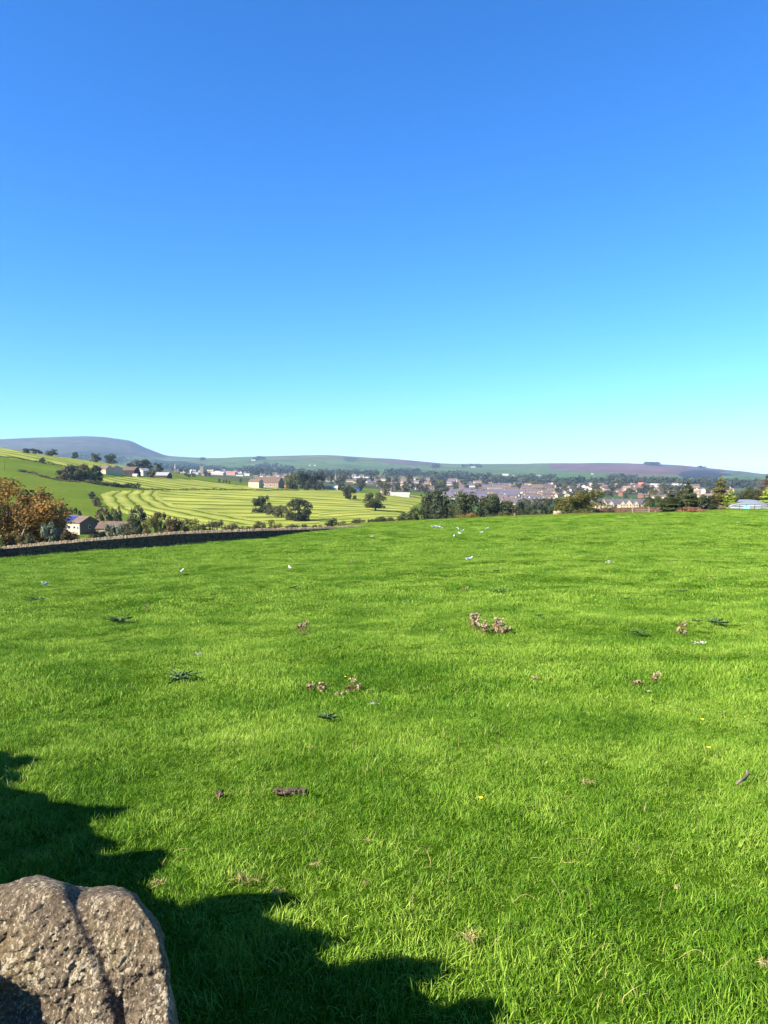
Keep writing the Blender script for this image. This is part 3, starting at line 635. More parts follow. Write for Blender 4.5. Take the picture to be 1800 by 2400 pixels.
# ------------------------------------------------------------------ far dry stone wall along the field
WALLM = plain('dark_wallstone', (.050, .028, .019), (.205, .120, .075), 5.0, .95, .6, .1)
COPEM = plain('pale_copestone', (.22, .155, .085), (.34, .26, .16), 4.0, .95, .5, .1)
def wall_line(name, path, h, thick, label, group=None, cope=True, cw=.16, sw=.30, courses=7, top=None, step=True):
    """dry stone wall of separate stones along a world path; top: optional function along-length -> top height"""
    pts_ = [np.array(p) for p in path]; root = empty(name, (pts_[0][0], pts_[0][1], gz(*pts_[0][:2]))); o0 = np.array([*pts_[0][:2], gz(*pts_[0][:2])])
    sb, cb = MB(), MB(); s_tot = 0; acc = 0.0
    for a, b in zip(pts_[:-1], pts_[1:]):
        L = float(np.linalg.norm(b[:2]-a[:2])); d = (b[:2]-a[:2])/L; n = np.array([-d[1], d[0]]); yaw = math.atan2(d[1], d[0])
        def put(mb, u, half, z0, z1, th, jit, off=0.0, tp=1.0):
            c = a[:2]+d*u+n*off; b0 = len(mb.v); mb.box(-half, half, -th, th, z0, z1, jit)
            for i in range(b0, len(mb.v)):
                x, y, z = mb.v[i]; y = y*(tp if (i-b0) >= 4 else 1.0); mb.v[i] = (c[0]+x*d[0]+y*n[0]-o0[0], c[1]+x*d[1]+y*n[1]-o0[1], z-o0[2])
        def topz(u):
            if top is not None: return top(acc+u)
            c = a[:2]+d*u; return gz(*c)+h
        u = 0.0
        while u < L:
            w_ = cw*rnd.uniform(.7, 1.35); tz = topz(u)
            if cope: put(cb, u+w_/2, w_/2*.92, tz-.20, tz+rnd.uniform(-.05, .05), thick/2+.03, .02, 0.0, .22)
            u += w_
        ch = (h-(.20 if cope else 0)+.25)/courses
        for r_ in range(courses):
            u = rnd.uniform(0, sw)-sw
            while u < L:
                w_ = sw*rnd.uniform(.6, 1.4); um = min(max(u+w_/2, 0), L); tz = topz(um)-(.20 if cope else 0)
                put(sb, u+w_/2, w_/2*.95, tz-(r_+1)*ch+.012, tz-r_*ch, thick/2*rnd.uniform(.86, 1.04), .012)
                u += w_
        acc += L
    tag(obj('stonework', sb.mesh('stonework', WALLM), root), kind='stuff')
    if cope: tag(obj('coping', cb.mesh('coping', COPEM), root), kind='stuff')
    tag(root, label, 'wall', group, 'thing'); return root
# top of the wall measured along the photograph: sight-line column, row, distance
WT = [(-200,1306,47.5),(0,1281,60),(200,1263,63.6),(400,1247,68.3),(600,1239.5,75),(750,1235.5,82.3),(868,1231.5,91)]
wp = []
for px, py, Yd in WT: d = ray(px, py); wp.append(np.array([d[0]/d[1]*Yd, Yd, zat(px, py, Yd)]))
cum = np.concatenate([[0], np.cumsum([np.linalg.norm(b[:2]-a[:2]) for a, b in zip(wp[:-1], wp[1:])])])
wall_line('field_wall', [p[:2] for p in wp], 1.45, .5, 'long dark dry stone wall with pale coping along the edge of the pasture', top=lambda s: float(np.interp(s, cum, [p[2] for p in wp])), courses=8, cw=.105)

# ------------------------------------------------------------------ trees and shrubs
BARK = plain('bark', (.055, .042, .030), (.11, .085, .06), 3, .95, .5, .1)
LM = {
 'oak':    leafmat('oak_leaf', (0.0345, 0.0457, 0.0132), (0.0761, 0.0863, 0.0244)),
 'dark':   leafmat('dark_leaf', (0.0255, 0.0353, 0.0137), (0.0568, 0.0647, 0.0216)),
 'bush':   leafmat('hedge_leaf', (0.052, 0.0548, 0.0208), (0.109, 0.0992, 0.0378)),
 'olive':  leafmat('olive_leaf', (0.0735, 0.0735, 0.014), (0.147, 0.126, 0.028)),
 'brown':  leafmat('brown_leaf', (0.0744, 0.0525, 0.0245), (0.131, 0.0963, 0.0394)),
 'gold':   leafmat('golden_leaf', (.052, .046, .013), (.340, .165, .024), scale=.55),
 'amber':  leafmat('amber_leaf', (0.14, 0.091, 0.0175), (0.238, 0.154, 0.028)),
 'fresh':  leafmat('fresh_leaf', (0.063, 0.091, 0.014), (0.126, 0.154, 0.0245)),
 'lime':   leafmat('lime_leaf', (0.158, 0.22, 0.021), (0.315, 0.378, 0.0525), scale=1.2),
 'pine':   leafmat('pine_leaf', (0.0315, 0.042, 0.0147), (0.0892, 0.084, 0.0294)),
 'rust':   leafmat('rust_leaf', (0.049, 0.0266, 0.0154), (0.105, 0.0595, 0.0315)),
 'bracken':leafmat('bracken_leaf', (0.252, 0.0945, 0.0473), (0.378, 0.168, 0.084), scale=2),
 'silver': leafmat('silver_leaf', (0.077, 0.091, 0.049), (0.21, 0.224, 0.14), scale=1.6),
 'town':   leafmat('town_leaf', (0.0333, 0.0412, 0.0176), (0.0784, 0.0784, 0.0294)),
 'far':    leafmat('far_leaf', (0.0252, 0.0353, 0.0168), (0.0504, 0.0588, 0.0252), scale=.02),
}
def quads(Cc, Nn, s, r, asp=1.0, zk=1.0):
    """leaf-sized faces at Cc facing Nn"""
    Nn = Nn/np.maximum(np.linalg.norm(Nn, axis=1, keepdims=True), 1e-6)
    t = np.cross(Nn, r.normal(size=Nn.shape)); t /= np.maximum(np.linalg.norm(t, axis=1, keepdims=True), 1e-6); b = np.cross(Nn, t)*asp
    s = np.asarray(s).reshape(-1, 1)*np.ones((len(Cc), 1))
    k = r.uniform(.7, 1.2, (len(Cc), 4, 1))
    V_ = np.stack([Cc-t*s*k[:, 0]-b*s*.4, Cc+b*s*k[:, 1]*-1, Cc+t*s*k[:, 2]+b*s*.3, Cc+b*s*k[:, 3]], 1)
    if zk != 1.0: V_[:, :, 2] = Cc[:, None, 2]+(V_[:, :, 2]-Cc[:, None, 2])*zk
    return V_.reshape(-1, 3), np.arange(len(Cc)*4).reshape(-1, 4)
def crown(seed, n, kind, leaf):
    r = np.random.default_rng(seed)
    if kind == 'conifer':
        z = 1-np.sqrt(r.uniform(0, 1, n))*.98; lay = np.round(z*11)/11; z = .65*lay+.35*z
        rad = (1-z)**.68*(.78+.22*np.sin(lay*40+seed)); a = np.round(r.uniform(0, 6.283, n)*1.9+lay*3)/1.9*.6+r.uniform(0, 6.283, n)*.4
        q = np.sqrt(r.uniform(.12, 1, n))*rad
        Cc = np.stack([q*np.cos(a), q*np.sin(a), z-.10*q*q+r.normal(0, .012, n)], 1)
        Nn = np.stack([np.cos(a)*.5, np.sin(a)*.5, np.ones(n)], 1)+r.normal(0, .5, (n, 3))
        return quads(Cc, Nn, leaf*r.uniform(.7, 1.3, n), r, 1.0, .4)
    if kind == 'column':
        z = r.uniform(0, 1, n); rad = np.sin(np.clip(z*1.05+.08, 0, 1)*np.pi)**.55*.95; a = r.uniform(0, 6.283, n); rad *= 1+.22*np.sin(a*3+z*13+seed)
        q = np.sqrt(r.uniform(.35, 1, n))*rad; Cc = np.stack([q*np.cos(a), q*np.sin(a), z], 1); Nn = Cc-np.array([0, 0, .5])+r.normal(0, .5, (n, 3))
        return quads(Cc, Nn, leaf*r.uniform(.7, 1.3, n), r, 1.0, .4)
    m = {'broad': 22, 'dome': 20, 'loose': 26}[kind]
    a = r.uniform(0, 6.283, m); q = np.sqrt(r.uniform(0, 1, m))*(.70 if kind != 'loose' else .80)
    if kind == 'dome': zc = r.uniform(0, .66, m); rr = r.uniform(.24, .38, m)
    elif kind == 'loose': zc = r.uniform(.0, .86, m); rr = r.uniform(.16, .30, m)
    else: zc = r.uniform(.10, .80, m); rr = r.uniform(.24, .36, m)
    zc = np.where(zc > .45, .45+(zc-.45)*(1-.75*q*q), zc)
    if kind == 'broad': zc = np.where(zc < .3, .3-(.3-zc)*(1-.5*q), zc)
    L = np.stack([q*np.cos(a), q*np.sin(a), zc], 1)
    w_ = rr**2; k = r.choice(m, n, p=w_/w_.sum()); d = r.normal(size=(n, 3)); d /= np.linalg.norm(d, axis=1, keepdims=True); d[:, 2] = np.where(d[:, 2] < -.35, -d[:, 2]*.6, d[:, 2])
    f = r.uniform(0, 1, n)**.28; Cc = L[k]+d*(rr[k]*f)[:, None]*np.array([1, 1, .62]); Cc += r.normal(0, .02, (n, 3))
    ex = np.percentile(np.hypot(Cc[:, 0], Cc[:, 1]), 97); lo = np.percentile(Cc[:, 2], 2) if kind == 'broad' else 0.0; hi = np.percentile(Cc[:, 2], 99)
    Cc[:, :2] /= ex; Cc[:, 2] = np.clip((Cc[:, 2]-lo)/(hi-lo), 0, 1.05)
    return quads(Cc, d+r.normal(0, .55, (n, 3)), leaf*r.uniform(.65, 1.35, n), r, 1.0, .55)
CROWNS = {}
def crown_mesh(kind, var, n, leaf):
    key = (kind, var, n)
    if key not in CROWNS:
        v, q = crown(var*17+len(kind)*5+n, n, kind, leaf); CROWNS[key] = npmesh('crown', v, q, [LM['oak']])
    return CROWNS[key]
TRUNKS = {}
def trunk_mesh(var):
    if var not in TRUNKS:
        r = random.Random(var); m = MB()
        m.tube([(0,0,-.12),(.01,0,.1),(r.uniform(-.03,.03),.01,.45),(r.uniform(-.06,.06),r.uniform(-.05,.05),.8),(0,0,1.0)], [.12,.085,.07,.05,.02], 7)
        for k in range(5):
            a = 2*math.pi*k/5+r.uniform(-.4, .4); z = r.uniform(.35, .6); l = r.uniform(.35, .6)
            m.tube([(0,0,z),(math.cos(a)*l*.5, math.sin(a)*l*.5, z+.16),(math.cos(a)*l, math.sin(a)*l, z+.36)], [.045,.03,.012], 5)
        TRUNKS[var] = m.mesh('trunk', BARK)
    return TRUNKS[var]
def setmat(o, m):
    o.material_slots[0].link = 'OBJECT'; o.material_slots[0].material = m
NTREE = [0]
def tree(px, ytop, wpx, Y=None, ybase=None, kind='broad', mat='oak', label='', group=None, name='tree', cat='tree', n=700, leaf=.085, clear=.16, depth=1.0, ymin=0, sink=0.0, var=None):
    """a tree or shrub measured in the photograph: sight line, top row, crown width, and its distance or base row"""
    P = hit(px, ybase, ymin) if Y is None else at(px, Y)
    Y = P[1]; H = zat(px, ytop, Y)-P[2]; W = wpx*mpp(Y); NTREE[0] += 1; k = NTREE[0] if var is None else var
    root = empty(name, P, rnd.uniform(0, 6.28)); root.location.z -= sink
    bush = kind in ('dome', 'loose')
    if bush: clear = 0.0
    t = obj('trunk' if not bush else 'stem', trunk_mesh(k % 4), root, (0,0,0), (0,0,0), (W*.42, W*.42, H*(.72 if kind != 'conifer' else .9)))
    if kind in ('conifer', 'column'): t.scale = (W*.18, W*.18, H*.85)
    c = obj('crown' if not bush else 'foliage', crown_mesh(kind, k % 5, n, leaf), root, (0, 0, H*clear), (0, 0, 0), (W/2, W/2*depth, H*(1-clear)))
    setmat(c, LM[mat])
    tag(root, label, cat, group, 'thing'); return root
def stuffwood(name, polys, count, hm, wm, label, mat='far', per=26, ymin=1200, seed=1, leaf=.30):
    """a far wood that reads as one mass: real crowns standing on the land"""
    r = np.random.default_rng(seed); VV, QQ = [], []; nb = 0
    for P in polys:
        xs_ = [p[0] for p in P]; ys_ = [p[1] for p in P]; got = 0
        while got < count:
            x, y = r.uniform(min(xs_), max(xs_)), r.uniform(min(ys_), max(ys_))
            if not inpoly(np.array([x]), np.array([y]), P)[0]: continue
            got += 1; p = hit(x, y, ymin); h = hm*r.uniform(.7, 1.25); w_ = wm*r.uniform(.75, 1.3)
            v, q = crown(int(r.integers(1e6)), per, 'broad', leaf); v = v*np.array([w_/2, w_/2, h])+p; VV.append(v); QQ.append(q+nb); nb += len(v)
    o = obj(name, npmesh(name, np.concatenate(VV), np.concatenate(QQ), [LM[mat]])); return tag(o, label, 'wood', kind='stuff')
def hedge(path, h, w_, label, mat='bush', n=700, group=None, ymin=150, leaf=.45, seed=3, name='hedge'):
    """leafy hedge following photograph points on the ground"""
    P = [hit(a, b, ymin) for a, b in path]; r = np.random.default_rng(seed); seg = np.array([np.linalg.norm(b-a) for a, b in zip(P[:-1], P[1:])]); cs = np.concatenate([[0], np.cumsum(seg)])
    u = r.uniform(0, cs[-1], n); k = np.clip(np.searchsorted(cs, u)-1, 0, len(seg)-1); t = (u-cs[k])/seg[k]; PA = np.array(P)
    X = PA[k]*(1-t)[:, None]+PA[k+1]*t[:, None]; X[:, 2] = ground(X[:, 0], X[:, 1])
    hh = h*(1+.35*np.sin(u*.21+seed)+.25*np.sin(u*.57)); a = r.uniform(0, 6.283, n); q = np.sqrt(r.uniform(0, 1, n))
    C_ = X+np.stack([q*np.cos(a)*w_/2, q*np.sin(a)*w_/2, hh*r.uniform(0.02, 1, n)**.7*np.sqrt(1-.5*q*q)], 1)
    v, f = quads(C_-P[0], r.normal(size=(n, 3))+np.array([0, 0, .4]), leaf*r.uniform(.6, 1.4, n), r)
    root = empty(name, P[0]); o = obj('foliage', npmesh('foliage', v, f, [LM[mat]]), root)
    tag(root, label, 'hedge', group, 'thing'); return root

ORD = ['first','second','third','fourth','fifth','sixth','seventh','eighth','ninth','tenth','eleventh','twelfth','thirteenth','fourteenth','fifteenth','sixteenth','seventeenth','eighteenth','nineteenth','twentieth']
def ordinal(i):
    tens = {2: 'twenty', 3: 'thirty', 4: 'forty', 5: 'fifty', 6: 'sixty'}
    if i < 20: return ORD[i]
    n = i+1
    if n % 10 == 0: return {20: 'twentieth', 30: 'thirtieth', 40: 'fortieth', 50: 'fiftieth', 60: 'sixtieth', 70: 'seventieth'}[n]
    return tens[n//10]+'-'+ORD[n % 10-1]

# --- big tree turning gold at the left edge, and the growth behind the wall
golden = tree(15, 1129, 270, Y=98, kind='broad', mat='gold', n=15000, leaf=.022, clear=.12, label='tall tree turning golden orange at the left edge behind the wall', name='golden_tree', var=1)
gt = MB()
g0 = at(22, 96)
for (x0, x1, y0, y1, r0) in ((8,2,1292,1180,.16),(14,12,1292,1165,.20),(20,34,1292,1185,.15),(30,62,1290,1190,.12)):
    a_ = np.array([(x0-22)*mpp(96), 0, 0]); b_ = np.array([(x1-22)*mpp(96), .6, zat(22, y1, 96)-g0[2]]); gt.tube([a_-np.array([0, 0, .4]), a_*.5+b_*.5+np.array([.1, 0, .2]), b_], [r0, r0*.7, r0*.35], 7)
gs_ = obj('stem', gt.mesh('stem', BARK), golden); gs_.location = Vector(g0)-golden.location; golden.rotation_euler = (0, 0, 0)
lt = empty('leaning_trunk', at(35, 92)); lz = at(35, 92)
pl = plain('pale_bark', (.30, .26, .20), (.42, .37, .30), 5, .9, .4); lm_ = MB()
lm_.tube([(0,0,-.3),((46-35)*mpp(92), .1, zat(46,1258,92)-lz[2]),((58-35)*mpp(92), .2, zat(58,1228,92)-lz[2])], [.10,.08,.04], 7)
obj('trunk', lm_.mesh('trunk', pl), lt); tag(lt, 'thin pale bare trunk leaning right below the golden tree', 'trunk', kind='thing')
BUSHES = [  # px, top row, width, distance, kind, leaf, label
 (-40,1238,120,84,'dome','olive','low olive bush under the golden tree at the edge'),
 (12,1248,46,86,'dome','amber','small amber bush at the foot of the golden tree'),
 (62,1252,50,84,'dome','bush','dull green bush just above the wall coping at left'),
 (84,1235,40,100,'dome','bush','dark bush between the pale trunk and the shiny shrub'),
 (112,1226,54,90,'loose','silver','glossy shrub with silvery highlights in front of the pale house'),
 (80,1150,112,112,'broad','gold','dark golden crown stepping down right of the golden tree'),
 (126,1196,56,116,'dome','brown','brown foliage hiding the house behind the golden tree'),
 (52,1215,90,108,'dome','dark','dark undergrowth among the golden tree trunks'),
 (134,1205,34,112,'loose','gold','yellowing branches spreading right of the golden tree'),
 (144,1240,34,104,'dome','dark','dark shrub covering the left end of the solar panel house'),
 (168,1245,52,92,'dome','brown','russet brown shrub below the solar panel house'),
 (200,1256,40,96,'dome','olive','low olive shrub under the gable of the solar panel house'),
 (228,1247,48,100,'dome','bush','grey green shrub left of the flowering hedge'),
 (262,1231,56,104,'loose','silver','pale flowering shrub in front of the low roof'),
 (298,1238,44,106,'dome','bush','round bush at the right end of the low roof'),
 (240,1192,44,235,'loose','brown','tall brownish shrub right behind the solar panel house'),
 (272,1190,32,240,'loose','bush','slim grey green tree between the two brown shrubs'),
 (178,1192,30,262,'loose','dark','dark tree peeping over the solar panel roof'),
 (158,1196,24,265,'loose','bush','small tree left of the one behind the solar roof'),
 (324,1189,52,205,'dome','dark','dense dark evergreen dome at the meadow corner'),
 (300,1214,40,150,'dome','bush','brownish bush below the dark evergreen dome'),
 (346,1212,50,140,'dome','olive','broad olive bush right of the dark evergreen dome'),
 (375,1203,44,160,'loose','bush','taller hedge bush under the lower left meadow edge'),
 (404,1214,46,150,'dome','brown','russet hedge bush along the lower meadow edge'),
 (432,1218,40,150,'dome','bush','greyish hedge bush next after the russet one'),
 (466,1218,48,140,'dome','olive','rounded olive bush behind the wall under the meadow'),
 (502,1221,46,140,'dome','bush','dark green bush right of the rounded olive bush'),
 (540,1228,46,135,'dome','bush','low bush where the meadow comes down near the wall'),
 (580,1234,40,130,'dome','dark','lowest hedge bush in the gap of the hedge'),
 (606,1223,44,140,'dome','bush','bush starting the hedge again right of the gap'),
 (638,1221,46,140,'dome','olive','wide olive bush below the pair of field trees'),
 (672,1230,44,135,'dome','bush','low bush under the larger field tree'),
 (706,1230,42,140,'dome','dark','low dark bush below the shadow of the field tree'),
 (738,1231,34,140,'dome','bush','small hedge bush left of the dark rounded one'),
 (778,1216,42,150,'dome','dark','dark rounded hedge bush below the lone oak pair'),
 (812,1222,40,150,'dome','bush','hedge bush right of the dark rounded one'),
 (846,1217,42,155,'dome','bush','hedge bush directly below the lone spreading oak'),
 (884,1213,50,160,'dome','dark','dark hedge bush right below the lone spreading oak'),
 (912,1212,44,170,'dome','bush','hedge bush near the end of the wall'),
 (948,1203,56,180,'dome','oak','big green hedge bush left of the dark trees'),
 (978,1192,54,190,'loose','oak','tall hedge tree joining the dark tree clump'),
]
for i, (px, yt, wpx, Yd, kd, mt, lb) in enumerate(BUSHES):
    tree(px, yt, wpx, Y=Yd, kind=kd, mat=mt, label=lb, name='bush', cat='bush', n=3200 if Yd < 130 else 2200, leaf=.05 if Yd < 130 else .06, group='bushes and hedge behind the far wall')
# --- dark clump right of centre, hedgerow trees of the meadow
CLUMP = [
 (1028,1153,82,215,'broad','dark','tallest dark tree at the left of the clump below the town'),
 (1012,1180,60,205,'dome','dark','dark lower foliage at the left foot of the clump'),
 (1096,1157,84,225,'broad','oak','broad dark oak in the middle of the clump'),
 (1078,1186,50,208,'dome','oak','shrub filling the gap between the two big clump trees'),
 (1152,1162,76,230,'broad','oak','rounded oak right of the broad clump oak'),
 (1190,1178,56,235,'broad','bush','smaller brownish tree right of the rounded oak'),
 (1222,1176,50,240,'broad','dark','dark tree at the right end of the clump'),
 (1095,1204,60,165,'dome','amber','yellow autumn bush in front of the dark clump'),
 (1150,1206,52,170,'dome','oak','green bush right of the yellow autumn bush'),
 (1192,1200,44,165,'loose','olive','sparse yellowish shrub by the white post'),
 (1226,1196,40,160,'dome','dark','dark rounded bush at the field edge right of the post'),
 (1050,1212,50,160,'dome','dark','low dark bush left of the yellow autumn bush'),
 (1262,1182,40,290,'loose','dark','dark tree standing between clump and round bush'),
 (1290,1172,40,300,'loose','dark','tall dark tree just left of the round bush'),
 (1250,1198,60,220,'dome','bush','brownish low bushes left of the round bush'),
]
for (px, yt, wpx, Yd, kd, mt, lb) in CLUMP:
    tree(px, yt, wpx, Y=Yd, kind=kd, mat=mt, label=lb, n=5200, leaf=.046, name='tree' if kd == 'broad' else 'bush', cat='tree' if kd == 'broad' else 'bush', group='dark clump below the town', clear=.02)
tree(880, 1157, 60, ybase=1197, kind='broad', mat='oak', label='lone spreading oak casting a shadow in the striped meadow', name='oak_tree', n=4200, leaf=.052, clear=.14, ymin=200)
tree(820, 1139, 34, ybase=1172, kind='broad', mat='dark', label='lone upright tree near the top of the striped meadow', name='oak_tree', n=3000, leaf=.06, clear=.08, ymin=200)
tree(614, 1164, 44, ybase=1201, kind='broad', mat='dark', label='rounded tree at the left of the clump inside the meadow', n=3000, leaf=.06, clear=.02, ymin=200)
tree(703, 1170, 58, ybase=1221, kind='broad', mat='dark', label='larger rounded tree at the right of the clump inside the meadow', n=3800, leaf=.055, clear=.0, ymin=200)
for (px, yt, wpx, yb, lb) in ((640,1188,34,1208,'low brown scrub beside the left tree of the meadow clump'),(660,1186,36,1213,'taller scrub in the middle of the meadow clump'),(680,1192,34,1219,'dark scrub under the right tree of the meadow clump'),(628,1183,24,1204,'small scrub bush touching the left meadow tree')):
    tree(px, yt, wpx, ybase=yb, kind='dome', mat='bush', label=lb, name='bush', cat='bush', n=1800, leaf=.07, ymin=200)
# --- trees on the left hillside
for (px, yt, yb, wpx, mt, kd, lb) in (
 (62,1051,1062,20,'oak','broad','first of the ridge trees from the left edge'),(84,1052,1064,28,'oak','broad','wider ridge tree second from the left edge'),(122,1053,1069,30,'oak','broad','third ridge tree from the left, broad and flat topped'),
 (176,1060,1075,17,'oak','broad','small round ridge tree standing alone'),(223,1063,1083,27,'oak','broad','ridge tree left of the one above the farmhouse'),(260,1064,1087,31,'oak','broad','tall ridge tree right above the farmhouse roof'),
 (99,1073,1086,16,'dark','dome','small dark bush alone in the upper hay meadow'),(306,1083,1097,20,'oak','dome','low tree at the far edge behind the farm'),
 (336,1078,1106,50,'dark','broad','large dark tree behind the white barn'),(371,1085,1108,24,'oak','broad','smaller tree right of the large dark farm tree'),(422,1098,1110,13,'dark','broad','small round tree beside the far church spire'),
 (356,1100,1119,28,'bush','dome','grey bush between the white barn and the grey barn'),
 (150,1096,1124,40,'brown','dome','reddish brown scrub at the left of the hillside thicket'),(176,1090,1126,44,'bush','dome','grey brown scrub in the hillside thicket'),(199,1089,1128,46,'olive','dome','lighter green tree in the middle of the hillside thicket'),(224,1092,1130,38,'dark','dome','dark rounded tree at the right of the hillside thicket'),
 (217,1153,1169,20,'dark','dome','upper dark bush at the left corner of the striped meadow'),(226,1165,1187,25,'brown','dome','lower brownish bush at the left corner of the striped meadow')):
    tree(px, yt, wpx, ybase=yb, kind=kd, mat=mt, label=lb, n=1700, leaf=.075, ymin=300, name='tree' if kd == 'broad' else 'bush', cat='tree' if kd == 'broad' else 'bush', group='hillside trees and bushes', clear=.03)
hedge([(205,1132),(235,1137),(262,1140)], 2.2, 4.0, 'thick hedge running down from the hillside thicket', 'bush', 900)
hedge([(262,1141),(300,1143),(326,1147)], 3.2, 5.0, 'dark bushy hedge at the left end of the wall between the hay meadows', 'dark', 900)
hedge([(326,1147.5),(450,1148),(600,1149.5),(700,1150)], .9, 1.6, 'low dark hedge line dividing the two striped meadows', 'dark', 1500, leaf=.35)
hedge([(-10,1070),(40,1075),(90,1084),(150,1093)], 1.0, 1.5, 'dark wall-side hedge below the uppermost hay meadow', 'bush', 900, leaf=.4)
hedge([(44,1106),(62,1108),(80,1111)], 1.8, 2.4, 'short dark hedge stub on the green hillside', 'bush', 500, leaf=.4)
hedge([(80,1111),(105,1120),(140,1127),(185,1131)], 1.1, 3.0, 'brown overgrown bank crossing the green hillside', 'brown', 900, leaf=.4)
hedge([(375,1107),(450,1111),(540,1118),(600,1125),(690,1134)], 1.4, 1.6, 'long dark boundary hedge behind the upper hay meadow', 'dark', 1500, leaf=.4)
hedge([(400,1119),(480,1128),(560,1137),(625,1142)], .5, .9, 'thin fence line hedge along the upper hay meadow', 'bush', 700, leaf=.3)
hedge([(905,1158),(950,1161),(1000,1172)], 1.2, 1.6, 'dark wall-side hedge behind the right end of the striped meadow', 'bush', 500, leaf=.4)
for i, (px, yt, yb, wpx, kd, lb) in enumerate(((514,1123,1131,7,'dome','small dark garden bush left in the row below the farmhouse drive'),(524,1125,1132,5,'dome','tiny garden bush second in the row'),(530,1124,1133,6,'dome','third garden bush in the row'),(538,1126,1134,6,'dome','fourth garden bush in the row'),(564,1121,1134,8,'column','dark pointed conifer left of the stone farmhouse'))):
    tree(px, yt, wpx, ybase=yb, kind=kd, mat='dark', label=lb, n=200, leaf=.16, ymin=400, name='garden_bush' if kd == 'dome' else 'conifer', cat='bush' if kd == 'dome' else 'tree')
for (px, yt, yb, wpx, mt, lb) in ((684,1111,1146,34,'olive','olive tree left of the dark trees by the farmhouse'),(708,1106,1145,32,'dark','dark tree in the middle of the farmhouse trio'),(740,1108,1146,46,'dark','widest dark tree at the right of the farmhouse trio')):
    tree(px, yt, wpx, ybase=yb, kind='broad', mat=mt, label=lb, n=3200, leaf=.06, clear=.0, ymin=400, group='trees by the stone farmhouse')
# --- right edge of the field
tree(1352, 1152, 116, Y=108, kind='dome', mat='olive', label='large round bush with olive and reddish leaves on the field edge', name='round_bush', cat='bush', n=8000, leaf=.034)
tree(1384, 1178, 34, Y=111, kind='loose', mat='brown', label='reddish right flank of shrubs beside the large round bush', name='bush', cat='bush', n=900, leaf=.06)
tree(1428, 1184, 26, Y=110, kind='loose', mat='dark', label='small dark bush right of the large round bush', name='bush', cat='bush', n=900, leaf=.06)
RT = [(1522,1160,34,112,'column','oak','slim dark tree by the gate near the right'),(1573,1148,66,113,'conifer','oak','squat dark conifer second from the gate'),(1612,1127,66,114,'conifer','oak','tall dark conifer rising over the town'),
 (1645,1172,60,128,'dome','dark','low dark bushes between the two tall conifers'),(1690,1116,78,124,'conifer','olive','tallest conifer right of centre against the moor'),(1672,1160,44,119,'conifer','pine','small dark conifer at the foot of the tallest one'),
 (1713,1146,62,117,'conifer','lime','bright yellow green conifer left of the polytunnel'),(1748,1152,52,132,'dome','dark','dark bush behind the polytunnel left part'),(1590,1172,56,120,'dome','dark','dark thicket under the squat conifer'),(1625,1168,50,122,'dome','pine','dark thicket right of the tall conifer'),(1778,1150,44,134,'dome','bush','dark bush behind the polytunnel right part'),
 (1798,1111,60,128,'conifer','rust','reddish brown conifer cut by the right edge'),(1800,1138,60,121,'conifer','lime','yellow green conifer at the right edge behind the polytunnel'),(1672,1184,32,111,'loose','dark','dark leafless looking bush beside the rusty bracken'),(1556,1164,44,117,'loose','oak','ragged tree at the left of the conifer group'),(1594,1152,44,118,'loose','pine','ragged dark tree between the squat and the tall conifer'),(1634,1158,46,120,'loose','oak','ragged tree just right of the tall conifer'),(1662,1164,40,122,'loose','dark','dark tree left of the tallest conifer'),(1760,1146,56,136,'loose','oak','ragged tree rising behind the polytunnel'),(1850,1140,80,126,'dome','dark','dark bush outside the right edge')]
for (px, yt, wpx, Yd, kd, mt, lb) in RT[:-1]:
    tree(px, yt, wpx, Y=Yd, kind=kd, mat=mt, label=lb, n=5000, leaf=.042 if kd != 'conifer' else .060, name='conifer' if kd in ('conifer', 'column') else 'bush', cat='tree' if kd in ('conifer', 'column') else 'bush', clear=.04, group='trees beyond the right field edge')
tree(1620, 1189, 64, Y=101.0, kind='dome', mat='bracken', label='heap of rusty orange bracken on the field edge', name='bracken_heap', cat='bracken', n=1200, leaf=.06)
# ------------------------------------------------------------------ buildings
WALLS = {'cream': plain('cream_render', (.44, .34, .21), (.54, .43, .28), 2, .9, 0, .2, objvar=.10), 'white': plain('white_render', (.46, .39, .29), (.54, .47, .37), 2, .9, 0, .2, objvar=.10),
         'stone': plain('house_stone', (.20, .145, .09), (.30, .225, .15), 1.2, .95, .3, .1, objvar=.15), 'brown': plain('brown_stone', (.13, .09, .06), (.20, .145, .10), 1.2, .95, .3, .1, objvar=.15),
         'dark': plain('dark_timber', (.040, .030, .028), (.065, .05, .045), 1, .95, 0, .1), 'red': plain('red_brick', (.26, .095, .055), (.34, .13, .08), 1, .95, 0, .1), 'pink': plain('pink_stone', (.32, .21, .15), (.40, .27, .20), 1, .95, 0, .1)}
ROOFS = {'slate': plain('slate', (.070, .060, .075), (.120, .10, .12), .9, .7, .3, .3, objvar=.15), 'tile': plain('brown_tile', (.095, .060, .045), (.15, .10, .075), .9, .85, .3, .15, objvar=.15),
         'grey': plain('grey_sheet', (.20, .18, .18), (.27, .25, .25), .8, .7, 0, .3), 'white': plain('white_sheet', (.48, .45, .42), (.56, .53, .50), .6, .7, 0, .3), 'red': plain('red_sheet', (.36, .11, .08), (.44, .15, .11), .6, .8, 0, .2),
         'green': plain('pale_green_sheet', (.30, .36, .27), (.36, .42, .33), .6, .7, 0, .3), 'pinkroof': plain('pink_tile', (.20, .115, .09), (.27, .17, .14), .8, .9, .2, .1, objvar=.1)}
PANE = plain('window_pane', (.018, .021, .028), (.035, .038, .045), 3, .12, 0, .5)
FRAME = plain('window_frame', (.72, .70, .66), (.80, .78, .74), 3, .6)
PVC = plain('solar_cell', (.025, .035, .12), (.045, .06, .19), 5, .2, 0, .6)
